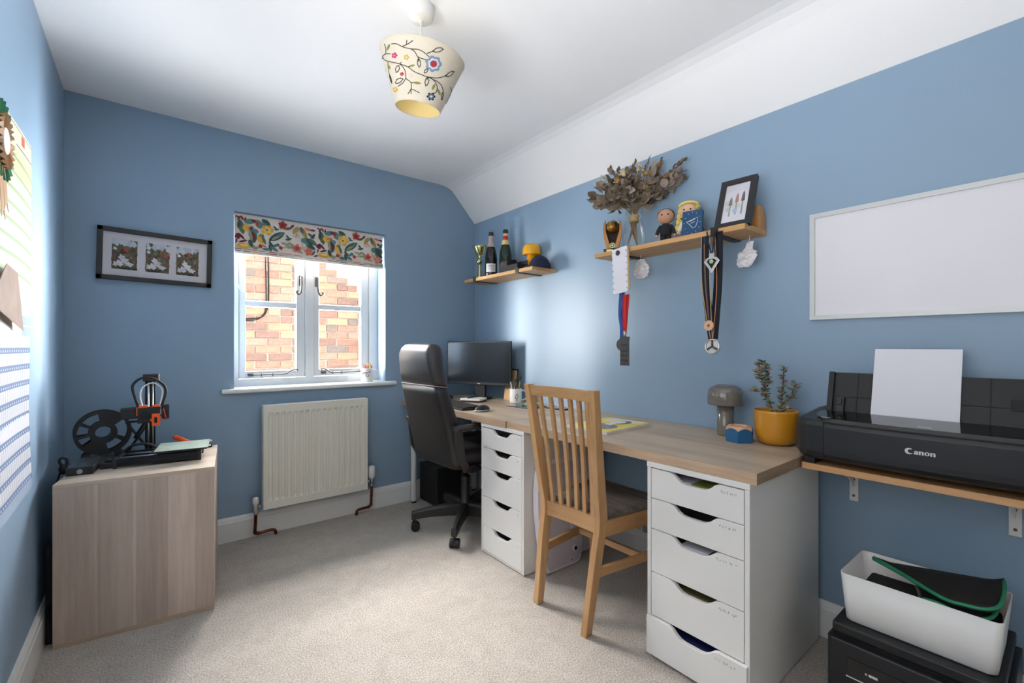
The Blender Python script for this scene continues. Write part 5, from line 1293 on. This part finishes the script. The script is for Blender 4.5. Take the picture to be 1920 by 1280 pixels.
# ------------------------------------------------------------------ shelf of bottles
mat('gold_chrome', L(214, 208, 150), .2, metal=1); 
tc_ = thing('trophy_cup', 'small pale gold trophy cup at the corner end of the shelf', 'trophy', (1.925, 2.80, S1Z))
MB().lathe([(.030, 0), (.031, .006), (.026, .014)], 20).build('base', 'gold_chrome', tc_)
b = MB(); b.lathe([(.024, .012), (.017, .03), (.011, .10), (.010, .125), (.006, .135), (.006, .15)], 18); b.build('stem', 'gold_chrome', tc_)
b = MB(); b.ell((0, 0, .140), .021, 14, 10); b.ell((-.006, 0, .140), (.022, .026, .026), 14, 8); b.build('medallion', 'gold_chrome', tc_)
b = MB(); b.lathe([(.006, .155), (.012, .172), (.011, .18), (.020, .190), (.040, .21), (.054, .245), (.055, .254), (.052, .254), (.036, .215), (.001, .200)], 20); b.build('bowl', 'gold_chrome', tc_)
b = MB()
for s in (-1, 1): b.tube(smooth_path([(0, s*.012, .185), (0, s*.036, .18), (0, s*.056, .205), (0, s*.060, .235), (0, s*.052, .246)], 4), .003, n=6)
b.build('handle', 'gold_chrome', tc_)
mat('bottle_dark', L(22, 20, 18), .08, spec=.6); mat('bottle_green', L(14, 36, 22), .08, spec=.6)
def bottle(label, loc, m, foil, wrap, lab, cap):
    o = thing('champagne_bottle', label, 'bottle', loc, group='champagne bottles on the shelf')
    MB().lathe([(.036, 0), (.042, .004), (.0435, .012), (.0435, .135), (.041, .160), (.033, .195), (.024, .228), (.018, .250), (.0165, .262), (.0165, .300), (.0175, .303), (.0175, .312), (.015, .314), (.001, .314)], 32).build('glass', m, o)
    b = MB(); b.lathe([(.0295, .212), (.0245, .230), (.0186, .250), (.0172, .262), (.0172, .296)], 28, c=L(*foil)); b.build('foil', 'print_gloss', o)
    if wrap:
        b = MB(); b.lathe([(.0200, .246), (.0180, .258), (.0178, .275)], 28, c=L(*wrap)); b.build('sash', 'print_gloss', o)
    MB().lathe([(.0182, .292), (.0188, .298), (.0188, .316), (.0165, .320), (.001, .320)], 24).build('cap', cap, o)
    b = MB(); n = 14; a0 = math.radians(232)
    b.loft([[(.0441*math.cos(a0+(i/n-.5)*1.7), .0441*math.sin(a0+(i/n-.5)*1.7), z) for i in range(n+1)] for z in lab[1]], smooth=True, cap=False, closed=False, c=L(*lab[0]))
    for z in (lab[1][0]+.02, lab[1][0]+.034, lab[1][0]+.044): b.loft([[(.0443*math.cos(a0+(i/n-.5)*1.1), .0443*math.sin(a0+(i/n-.5)*1.1), z+q) for i in range(n+1)] for q in (0, .003)], smooth=True, cap=False, closed=False, c=L(120, 116, 112))
    b.build('label', 'print', o)
mat('cap_dark', L(40, 48, 48), .4)
bottle('dark champagne bottle with silvery pink foil and white label', (1.900, 2.622, S1Z), 'bottle_dark', (184, 164, 156), None, ((222, 222, 224), (.030, .090)), 'cap_dark')
bottle('green champagne bottle with gold foil and a red sash', (1.938, 2.502, S1Z), 'bottle_green', (214, 190, 120), (190, 40, 40), ((176, 40, 44), (.040, .085)), 'cap_dark')
tr = thing('desk_tray', 'black open tray standing on the bottle shelf', 'tray', (1.838, 2.250, S1Z))
b = MB(); b.box(0, 0, 0, .09, .185, .004); b.box(0, 0, .004, .004, .185, .040); b.box(.086, 0, .004, .09, .185, .07); b.box(.004, 0, .004, .086, .004, .040); b.build('tray_shell', 'black_matte', tr, bevel=.001)
MB().box(.0045, .11, .0045, .085, .1135, .085).build('divider', 'black_matte', tr)
MB().box(.01, .125, .0045, .08, .18, .075).build('card_block', 'printer_tray', tr)
mushroom('mushroom_lamp', 'small amber mushroom lamp on the bottle shelf', (1.974, 2.266, S1Z), 'amber_gloss', .84)

mat('navy_cloth', L(26, 34, 62), .85, bump=.2, bscale=400)
cpz = thing('baseball_cap', 'navy baseball cap at the end of the bottle shelf', 'cap', (1.942, 2.150, S1Z), math.radians(188))
b = MB(); rings = []
for i in range(8):
    a = PI/2*i/7; rings.append([(.078*math.cos(a)*math.cos(t), .068*math.cos(a)*math.sin(t), .086*math.sin(a)) for t in [2*PI*k/24 for k in range(24)]])
b.loft(rings); b.build('crown', 'navy_cloth', cpz)
b = MB(); b.prism([(.04, -.055)] + [(.062+.06*math.cos(a), .060*math.sin(a)) for a in [-PI/2+PI*k/12 for k in range(13)]] + [(.04, .055)], .0005, .005); b.build('brim', 'navy_cloth', cpz)
b = MB(); b.ell((0, 0, .086), (.006, .006, .004), 10, 6); b.build('top_button', 'navy_cloth', cpz)

# ------------------------------------------------------------------ shelf of dried flowers
wood('trophy_wood', L(206,150,88), L(176,118,62), 'Z', .45, 40)
mat('antique_gold', L(150, 112, 58), .35, metal=1, var=.2, vscale=60)
ft = thing('football_trophy', 'wooden V-shaped trophy holding a gold football', 'trophy', (1.905, 1.535, S2Z), math.radians(36))
b = MB(); b.box(-.030, -.045, 0, .030, .045, .022); b.build('base', 'black_plastic', ft, bevel=.002)
MB().box(-.0315, -.030, .006, -.030, .030, .018).build('plaque', 'gold_chrome', ft)
for s in (-1, 1):
    poly = [(s*.006, .022), (s*.030, .022), (s*.044, .080), (s*.050, .125), (s*.046, .160), (s*.034, .178), (s*.036, .150), (s*.034, .115)]
    b = MB(); b.prism(poly, -.014, .014, M=Matrix(((0,0,1,0),(1,0,0,0),(0,1,0,0),(0,0,0,1)))); b.build('arm', 'trophy_wood', ft, bevel=.002)
b = MB(); b.prism([(-.007, .022), (.007, .022), (.034, .118), (.034, .16), (-.034, .16), (-.034, .118)], .004, .012, M=Matrix(((0,0,1,0),(1,0,0,0),(0,1,0,0),(0,0,0,1)))); b.build('back_plate', 'soil', ft)
b = MB(); b.ell((-.010, 0, .140), .033, 24, 14); fb_ = b.build('football', 'antique_gold', ft)
b = MB(); 
for M_ in (Rot(), Rot(x=PI/2), Rot(y=PI/2)): b.tube([M_ @ Vector((.0335*math.cos(t), .0335*math.sin(t), 0)) + Vector((-.010, 0, .140)) for t in [2*PI*k/32 for k in range(32)]], .0009, n=5, closed=True)
b.build('seam', 'soil', fb_)
b = MB(); b.cyl((-.0165, 0, .042), (-.0145, 0, .042), .014, n=20); b.build('emblem', 'gold_chrome', ft)
b = MB(); b.cyl((-.0172, 0, .042), (-.0166, 0, .042), .010, n=20); b.ell((-.0170, 0, .042), (.0012, .005, .005), 10, 6, m=1); b.build('emblem_centre', ['satin_green', 'white_gloss'], ft)
# vase
glass('clear_glass', tint=(.97, .985, .98, 1), amount=.4)
VX, VY = 1.905, 1.400
vz = thing('glass_vase', 'clear flared glass vase holding the dried bouquet', 'vase', (VX, VY, S2Z))
b = MB(); b.lathe([(.046, 0), (.056, .004), (.060, .02), (.058, .06), (.048, .11), (.040, .15), (.040, .175), (.044, .19)], 32); b.build('glass', 'clear_glass', vz)
bq = thing('dried_bouquet', 'bouquet of dried eucalyptus and pale flowers standing in the glass vase', 'dried flowers', (VX, VY, S2Z+.012))
mat('dry_stem', L(132, 110, 82), .9); mat('dry_leaf_a', L(140, 126, 114), .8, var=.15, vscale=30); mat('dry_leaf_b', L(118, 104, 88), .85, var=.2, vscale=30); mat('dry_leaf_c', L(156, 144, 134), .8, var=.12, vscale=30); mat('dry_leaf_d', L(92, 82, 62), .85)
mat('cream_petal', L(216, 200, 160), .85); mat('straw_petal', L(176, 148, 96), .85); mat('rust_petal', L(134, 94, 58), .85); mat('twine', L(170, 144, 104), .9)
rr = random.Random(21)
def LP(u, z, d=0): return lat*u + dep*d + Vector((0, 0, z))
tips = [(-.185,.275,-.02,'e'),(-.150,.255,.02,'e'),(-.135,.33,-.03,'e'),(-.165,.375,0,'w'),(-.145,.40,.02,'w'),(-.11,.41,-.02,'t'),(-.085,.36,-.05,'r'),(-.06,.395,-.06,'r'),(-.03,.43,.02,'t'),(-.045,.335,-.07,'e'),(-.015,.36,-.06,'E'),(.0,.46,.02,'t'),(.02,.44,-.03,'w'),(.035,.455,.03,'w'),(.05,.41,-.02,'r'),(.065,.36,-.05,'o'),(.075,.485,.03,'t'),(.115,.455,.02,'t'),(.09,.39,.0,'w'),(.13,.345,-.02,'e'),(.155,.385,.02,'e'),(.185,.425,.03,'t'),(.11,.30,-.03,'e'),(-.09,.30,-.05,'e'),(.15,.33,.03,'e'),(.03,.33,-.06,'r'),(-.10,.44,.03,'t'),(.045,.30,-.06,'e'),(-.12,.36,.03,'e'),(.17,.36,0,'e'),(-.07,.43,.03,'t'),(.10,.42,.04,'e')]
b = MB(); leafkit = {}
def dry_leaf(pos, dirv, size, key):
    if key not in leafkit:
        q = MB(); pts = []; n = 5
        rows = [(0, .05), (.25, .75), (.55, 1.0), (.82, .62), (1.0, .05)]
        for t, w in rows: pts.append([(-.36*w, t, .10*math.sin(t*PI)+.10*w), (0, t, .10*math.sin(t*PI)), (.36*w, t, .10*math.sin(t*PI)+.10*w)])
        q.loft(pts, smooth=True, cap=False, closed=False); o = q.build('leaf', key, bq, recalc=False); leafkit[key] = o
    else: o = leafkit[key].copy(); COL.objects.link(o); o.parent = bq
    o.location = pos; o.scale = (size, size, size)
    qd = Vector(dirv).to_track_quat('Y', 'Z'); o.rotation_mode = 'QUATERNION'; o.rotation_quaternion = qd @ Euler((0, rr.random()*6.28, 0)).to_quaternion()
def bloom(pos, r, key, n=16, nm='flower_head'):
    q = MB(); q.ell(tuple(pos), r*.55, 10, 7)
    for k in range(n):
        a = k*2.4; el = -.3 + 1.5*k/n; d = Vector((math.cos(a)*math.cos(el), math.sin(a)*math.cos(el), math.sin(el))); s = d.orthogonal().normalized()*r*.34
        p = Vector(pos); q.add([p+d*r*.4+s, p+d*r*1.0+s*.6, p+d*r*1.12, p+d*r*1.0-s*.6, p+d*r*.4-s], [(0,1,2,3,4)], smooth=True)
    q.build(nm, key, bq, recalc=False)
NECK = LP(0, .165)
for i, (u, z, d, k) in enumerate(tips):
    a = i*2.1; foot = Vector((.034*math.cos(a), .034*math.sin(a), .004)); nk = NECK + Vector((.016*math.cos(a+2.5), .016*math.sin(a+2.5), 0)); tp_ = LP(u*1.06, z-.045, min(d*.75-.01, (.068-.7817*u*1.06)/.6237))
    path = smooth_path([foot, nk, nk*.45 + tp_*.55 + Vector((0, 0, .018)), tp_], 6)
    b.tube(path, .0017, n=5)
    if k in 'eE':
        for j in range(9, len(path)):
            for s in range(2 if k == 'e' else 3):
                dv = (path[j]-path[j-1]).normalized(); side_ = Vector((rr.uniform(-1,1), rr.uniform(-1,1), rr.uniform(-.6,.8))).normalized()
                dry_leaf(path[j], (dv*.6 + side_), rr.uniform(.038, .064), rr.choice(['dry_leaf_a','dry_leaf_b','dry_leaf_c','dry_leaf_b']))
        dry_leaf(path[-1], path[-1]-path[-2], .05, 'dry_leaf_a')
    elif k == 'w':
        for j in range(8): bloom(path[-1] + Vector((rr.uniform(-.02,.02), rr.uniform(-.02,.02), rr.uniform(-.045,.015))), .0085, 'cream_petal', 7, 'small_bloom')
    elif k == 'r': bloom(path[-1], .026, rr.choice(['straw_petal','cream_petal','straw_petal']), 22)
    elif k == 'o': bloom(path[-1], .026, 'rust_petal', 18)
    else:
        for j in range(len(path)-6, len(path)): dry_leaf(path[j], (path[-1]-path[-3]).normalized() + Vector((rr.uniform(-.35,.35), rr.uniform(-.35,.35), .2)), rr.uniform(.024, .036), rr.choice(['dry_leaf_d','dry_leaf_b','rust_petal']))
for k in range(46):
    u = rr.gauss(0, .07); z = .27 + rr.random()*.11; d = rr.gauss(-.02, .035)
    dry_leaf(LP(u, z-.045, min(d, .02, (.062-.7817*u)/.6237)), Vector((u*6 + rr.uniform(-.6,.6), rr.uniform(-1,.6), rr.uniform(-.3,1))), rr.uniform(.040, .066), rr.choice(['dry_leaf_a','dry_leaf_b','dry_leaf_c','dry_leaf_d']))
b.build('stems', 'dry_stem', bq)
b = MB(); b.lathe([(.024, .125), (.0255, .135), (.0245, .142), (.0258, .15), (.0245, .16)], 20); b.build('twine_binding', 'twine', bq)
# crochet dolls
mat('doll_skin_a', L(196, 150, 124), .9, bump=.5, bscale=500); mat('doll_black', L(34, 32, 38), .9, bump=.5, bscale=500); mat('doll_hair', L(38, 30, 28), .9, bump=.6, bscale=400); mat('yarn_yellow', L(232, 208, 110), .85, bump=.4, bscale=500); mat('doll_skin_b', L(222, 180, 150), .9, bump=.5, bscale=500); mat('doll_white', L(228, 222, 214), .9, bump=.5, bscale=500)
def doll(name, label, loc, skin, body, hair, curls, rz):
    o = thing(name, label, 'doll', loc, rz)                       # faces local -x
    b = MB(); b.loft([[(rx*math.cos(t), ry*math.sin(t), z) for t in [2*PI*k/18 for k in range(18)]] for z, rx, ry in ((.040, .020, .024), (.055, .023, .028), (.075, .021, .026), (.092, .016, .020), (.100, .010, .012))]); b.build('torso', body, o)
    for s in (-1, 1):
        b = MB(); b.tube([(0, s*.013, .0), (0, s*.013, .02), (0, s*.012, .046)], [.0125, .0120, .0135], n=12); b.build('leg', body, o)
        b = MB(); b.tube(smooth_path([(0, s*.020, .088), (-.002, s*.033, .070), (-.004, s*.041, .046)], 4), [.009, .0095, .0095, .009, .009, .009, .0085, .0085, .008], n=10); am = b.build('arm', body, o)
        b = MB(); b.ell((-.005, s*.042, .040), .009, 10, 8); b.build('hand', skin, am)
    b = MB(); b.ell((0, 0, .132), (.037, .039, .036), 22, 14); hd = b.build('head', skin, o)
    for s in (-1, 1):
        b = MB(); b.ell((-.0345, s*.014, .134), .0042, 10, 8); b.build('eye', 'black_plastic', hd)
    b = MB(); b.ell((-.037, 0, .126), (.003, .0045, .003), 8, 6); b.build('nose', skin, hd)
    b = MB(); rings = []
    for i in range(7):
        a = -.15 + (PI/2+.15)*i/6; rings.append([(.004 + .039*math.cos(a)*math.cos(t), .0405*math.cos(a)*math.sin(t), .135 + .037*math.sin(a) + .010*math.cos(t)*-1*math.cos(a)*-.6) for t in [2*PI*k/22 for k in range(22)]])
    for r in rings:
        for k in range(len(r)):
            x, y, z = r[k]
            if x < -.012 and z < .152: r[k] = (x*.9, y*.96, max(z, .150))
    b.loft(rings); b.build('hair', hair, hd)
    if curls:
        rq = random.Random(4)
        for k in range(20):
            t = -2.3 + 4.6*k/19; y0 = .036*math.sin(t); x0 = .010 + .028*math.cos(t)*.8; pts = []
            for j in range(26):
                q = j/25; pts.append((x0 + .006*math.cos(j*1.1+k) + .006*q, y0*(1.1+.5*q) + .006*math.sin(j*1.1+k), .158 - .105*q + .0*k))
            b = MB(); b.tube(pts, .0036, n=6); b.build('ringlet', hair, hd)
        b = MB(); b.tube([(.004 - .026*math.cos(t)*.9, .040*math.sin(t), .160 + .012*math.cos(t)) for t in [-1.5+3*k/14 for k in range(15)]], .006, n=7); b.build('fringe', hair, hd)
    return o
doll('crochet_doll', 'crochet doll with short dark hair and a black suit', (1.925, 1.232, S2Z), 'doll_skin_a', 'doll_black', 'doll_hair', False, math.radians(26))
doll('crochet_doll', 'crochet doll with yellow ringlets behind the blue book', (1.935, 1.120, S2Z), 'doll_skin_b', 'doll_white', 'yarn_yellow', True, math.radians(20))
bk_ = thing('small_book', 'small blue book with a white outline drawing propped against the blonde doll', 'book', (1.862, 1.064, S2Z), 0, rot=(0, math.radians(10), math.radians(16)))
b = MB(); b.box(0, -.043, 0, .002, .043, .118, c=L(40, 76, 112)); b.box(.016, -.043, 0, .018, .043, .118, c=L(40, 76, 112)); b.box(.002, .041, 0, .016, .043, .118, c=L(40, 76, 112)); b.build('cover', 'print', bk_)
b = MB(); b.box(.002, -.040, .002, .016, .041, .116, c=L(222, 196, 160)); b.build('pages', 'print', bk_)
b = MB()
for pl in ([(.024, .066), (-.022, .082), (-.024, .066), (-.016, .040), (-.004, .034), (.010, .052), (.024, .066)], [(.014, .066), (-.012, .075)], [(.006, .058), (-.012, .064)]):
    b.tube([(-.0008, y, z) for y, z in pl], .0011, n=5)
rq = random.Random(9)
for k in range(12):
    a = 2*PI*k/12; c0 = Vector((-.0008, .031*math.cos(a), .060+.046*math.sin(a))); b.tube([c0, c0 + Vector((0, .006*math.cos(a), .007*math.sin(a)))], .0007, n=4)
b.build('cover_drawing', 'white_gloss', bk_)
# photo frame on the shelf
fr2 = thing('framed_botanical_print', 'black frame with a botanical print leaning on the shelf', 'picture', (1.846, .882, S2Z+.001), 0, rot=(0, math.radians(21), math.radians(4)))
FW, FH = .142, .232; b = MB()
for y0, y1, z0, z1 in ((-FW/2, -FW/2+.022, .022, FH-.022), (FW/2-.022, FW/2, .022, FH-.022), (-FW/2, FW/2, 0, .022), (-FW/2, FW/2, FH-.022, FH)): b.box(0, y0, z0, .022, y1, z1)
b.build('frame', 'frame_black', fr2)
b = MB(); b.box(.008, -FW/2+.02, .02, .012, FW/2-.02, FH-.02, c=L(218, 218, 228))
for (y, z, h, c) in ((.022, .055, .095, (120, 96, 84)), (-.002, .060, .105, (176, 120, 120)), (-.026, .058, .112, (96, 84, 78))):
    b.flat([(.0076, y-.004, z), (.0076, y+.003, z), (.0074, y+.002, z+h*.6), (.0074, y-.003, z+h*.6)], c=L(150, 156, 120)); b.flat([(.0072, y-.008, z+h*.55), (.0072, y+.007, z+h*.55), (.0072, y+.004, z+h*.85), (.0072, y-.001, z+h), (.0072, y-.006, z+h*.85)], c=L(*c))
for k in range(10): b.flat([(.0074, .036-k*.008, .180+.002*(k % 2)), (.0074, .041-k*.008, .180+.002*(k % 2)), (.0074, .041-k*.008, .1815+.002*(k % 2)), (.0074, .036-k*.008, .1815+.002*(k % 2))], c=L(150, 150, 158))
for (y, z, c) in ((.03, .09, (190,196,206)), (.0, .08, (170,186,214)), (-.012, .10, (200,204,214)), (.035, .12, (196,202,196)), (.012, .11, (206,206,214))):
    b.flat([(.0075, y+.010*math.cos(t), z+.013*math.sin(t)) for t in [2*PI*k/10 for k in range(10)]], c=L(*c))
b.build('botanical_print', 'print', fr2, recalc=False)
MB().box(.0045, -FW/2+.02, .02, .0055, FW/2-.02, FH-.02).build('glazing', 'window_glass', fr2)
bkd = thing('wooden_bookend', 'house-shaped wooden block behind the photo frame', 'bookend', (1.952, .852, S2Z))
b = MB(); b.prism([(0, 0), (.075, 0), (.075, .045), (.045, .095), (.0, .095)], -.030, .030, M=Matrix(((1,0,0,0),(0,0,1,0),(0,1,0,0),(0,0,0,1)))); b.build('block', 'trophy_wood', bkd, bevel=.001)
MB().box(.012, -.031, .012, .02, -.030, .055).build('inlay', 'shelf_oak', bkd)
# ------------------------------------------------------------------ things hanging from the shelf
np_ = thing('hanging_notepad', 'white notepad with stitched edges hanging from the shelf bracket', 'note pad', (1.818, 1.420, 1.385), 0, rot=(0, 0, math.radians(-6)))
b = MB(); b.prism([(.056, .218), (-.044, .225), (-.052, .008), (-.044, 0), (.036, -.008), (.046, -.002)], 0, .006, M=Matrix(((0,0,1,0),(1,0,0,0),(0,1,0,0),(0,0,0,1)))); b.build('cover', 'paper_white', np_, bevel=.001)
b = MB(); b.prism([(.050, .215), (-.050, .222), (-.060, .012), (.040, -.004)], .0065, .011, M=Matrix(((0,0,1,0),(1,0,0,0),(0,1,0,0),(0,0,0,1)))); b.build('pages', 'kraft_card', np_)
for k in range(7):
    for s in (-1, 1):
        q = (k+.5)/7; y = (.056 - .012*(1-q) if s > 0 else -.052 + .008*q); z = q*.215
        c = MB(); c.tube([(-.0015, y-.001*s, z), (-.0015, y-.006*s, z+.003), (-.0015, y-.003*s, z+.006)], .0011, n=5); c.build('stitch', 'black_plastic', np_)
b = MB(); b.cyl((-.004, .012, .197), (0, .012, .197), .013, n=20); b.build('magnet', 'pewter', np_)
def ribbon(b, pts, w, c, nrm=(1, 0, 0), m=0):
    P = smooth_path(pts, 5); L_, R_ = [], []
    for i, p in enumerate(P):
        t = (P[min(i+1, len(P)-1)] - P[max(i-1, 0)]).normalized(); s = t.cross(Vector(nrm)).normalized()*w/2
        L_.append(p + s); R_.append(p - s)
    b.loft([[l, r] for l, r in zip(L_, R_)], m, True, False, False, c=c)
def medal(name, label, loc, strands, pend):
    o = thing(name, label, 'medal', loc)
    for k, (pts, w, c) in enumerate(strands):
        b = MB(); ribbon(b, pts, w, L(*c)); b.build('ribbon', 'print', o, recalc=False, solid=.0009)
    pend(o); return o
def pend_bar(o):
    b = MB(); b.box(-.004, -.027, -.150, .0, .027, -.012); b.box(-.006, -.028, -.024, .001, .028, -.008); b.build('medal_plate', 'pewter', o, bevel=.0015)
    b = MB()
    for z in (-.05, -.08, -.10, -.125): b.box(-.0048, -.020, z, -.004, .020, z+.003)
    b.build('engraving', 'dark_void', o); MB().cyl((-.002, 0, -.008), (-.002, 0, .02), .008, n=10).build('clip', 'steel', o)
medal('red_ribbon_medal', 'rectangular pewter medal on a red ribbon below the notepad', (1.822, 1.392, 1.172), [([(.006, .006, .20), (.0, .004, .10), (-.002, .0, .012)], .022, (196, 44, 40)), ([(.008, -.012, .20), (.003, -.006, .10), (.0, .0, .012)], .020, (176, 36, 36))], pend_bar)
def pend_round(o):
    b = MB(); b.cyl((-.004, 0, -.03), (0, 0, -.03), .030, n=28); b.build('medal_disc', 'pewter', o, bevel=.001)
medal('blue_ribbon_medal', 'round pewter medal on a blue ribbon partly behind the red one', (1.838, 1.425, 1.155), [([(.002, .005, .24), (-.002, .010, .13), (.0, .002, .06), (0, 0, .0)], .018, (48, 88, 160)), ([(.004, -.010, .24), (.002, -.004, .14), (.002, .004, .06), (0, 0, .0)], .014, (40, 76, 140))], pend_round)
# dark ribbons on the other bracket
HX, HY, HZ = 1.815, .945, 1.575
def pend_diamond(o):
    b = MB(); b.prism([(-.034, -.022), (-.022, -.008), (0, -.002), (.022, -.008), (.034, -.022), (0, -.072)], -.003, 0, M=Matrix(((0,0,1,0),(1,0,0,0),(0,1,0,0),(0,0,0,1)))); b.build('medal_plate', 'medal_silver', o, bevel=.001)
    b = MB(); b.prism([(-.020, -.022), (-.010, -.013), (.010, -.013), (.020, -.022), (0, -.052)], -.0042, -.003, M=Matrix(((0,0,1,0),(1,0,0,0),(0,1,0,0),(0,0,0,1)))); b.build('enamel', 'dark_void', o)
    b = MB(); b.cyl((-.005, 0, -.024), (-.004, 0, -.024), .009, n=12); b.build('motif', 'gold_chrome', o); b = MB(); b.box(-.002, -.012, -.008, .001, .012, .012); b.build('clasp', 'medal_silver', o)
mat('medal_silver', L(206, 202, 196), .25, metal=1)
medal('diamond_medal', 'silver diamond-shaped medal on thin cords in front of the dark ribbons', (1.808, .943, 1.490), [([(.0, .022, .105), (-.002, .012, .05), (-.001, .002, .008)], .006, (26, 34, 60)), ([(.0, -.014, .105), (-.002, -.008, .05), (-.001, -.002, .008)], .006, (26, 30, 44))], pend_diamond)
def pend_ring(o):
    b = MB(); b.tube([(0, .029*math.cos(t), -.034+.029*math.sin(t)) for t in [2*PI*k/32 for k in range(32)]], .004, n=8, closed=True); b.cyl((.001, 0, -.034), (.003, 0, -.034), .028, n=28); b.build('medal_disc', 'medal_silver', o)
    b = MB()
    for k in range(3): a = PI/2 + 2*PI*k/3; b.tube([(-.001, 0, -.034), (-.001, .024*math.cos(a), -.034+.024*math.sin(a))], .004, n=6)
    b.build('relief', 'pewter', o)
medal('striped_ribbon_medal', 'round silver medal on long navy and gold striped ribbons', (HX+.008, .950, 1.150),
      [([(0, .030, .43), (.0, .030, .25), (0, .014, .10), (0, .0, -.002)], .034, (24, 28, 56)), ([(.003, -.026, .44), (.003, -.024, .25), (.002, -.014, .10), (.001, -.006, -.002)], .036, (22, 22, 30)),
       ([(-.0015, .046, .43), (-.0015, .045, .25), (-.0015, .026, .10), (-.0015, .006, .0)], .003, (196, 160, 96)), ([(-.0015, .010, .42), (-.0015, .010, .25), (-.0015, .004, .10), (-.0015, -.002, .0)], .003, (206, 180, 130)), ([(-.0008, -.012, .43), (-.0008, -.020, .25), (-.0008, -.014, .12), (-.0015, -.004, .0)], .003, (190, 130, 90)), ([(-.0012, .034, .43), (-.0012, .032, .25), (-.0012, .016, .10)], .006, (30, 70, 60))], pend_ring)
def pend_wood(o):
    b = MB(); b.cyl((-.004, 0, -.022), (0, 0, -.022), .021, n=24); b.build('wooden_disc', 'hex_timber', o); b = MB(); b.cyl((-.005, 0, -.022), (-.004, 0, -.022), .006, n=12); b.build('centre', 'rust_petal', o)
medal('wooden_medal', 'small round wooden medal on a dark cord', (HX-.004, .957, 1.225), [([(.002, .010, .32), (.002, .008, .15), (0, .0, -.002)], .008, (30, 30, 44)), ([(.002, .022, .32), (.002, .016, .15), (.0, .001, -.002)], .006, (120, 90, 70))], pend_wood)
mat('bag_film', L(228, 226, 230), .3, spec=.6)
def small_bag(label, loc, pts, rz, lean=0):
    o = thing('plastic_bag', label, 'bag', loc, rz, group='small plastic bags tied under the shelf')
    rq = random.Random(int(loc[1]*100)); b = MB(); rings = []
    P = [Vector(p) for p in pts]; P = smooth_path(P, 4)
    for i, p in enumerate(P):
        rings.append([(p.z*math.cos(t)*(1+.5*rq.uniform(-1, 1)), p.y*math.sin(t)*(1+.22*rq.uniform(-1, 1)) + lean*p.x, p.x+.003*rq.uniform(-1, 1)) for t in [2*PI*k/20 for k in range(20)]])
    b.loft(rings, smooth=False); b.build('film', 'bag_film', o)
    b = MB(); b.tube(smooth_path([(0, lean*pts[-1][0], pts[-1][0]-.003), (.002, lean*pts[-1][0]+.004, pts[-1][0]+.012), (.004, lean*pts[-1][0]+.002, pts[-1][0]+.034)], 4), .0015, n=5); b.build('tie', 'bag_film', o)
small_bag('crumpled clear plastic bag hanging under the shelf by the notepad', (1.955, 1.392, 1.462), [(0, .012, .008), (.012, .030, .014), (.035, .042, .018), (.060, .038, .016), (.080, .030, .012), (.098, .014, .008)], 0)
small_bag('crumpled white plastic bag hanging under the shelf by the dark ribbons', (1.960, .882, 1.452), [(0, .020, .006), (.010, .030, .010), (.034, .036, .013), (.058, .034, .012), (.072, .016, .009), (.102, .012, .006)], 0, -.25)
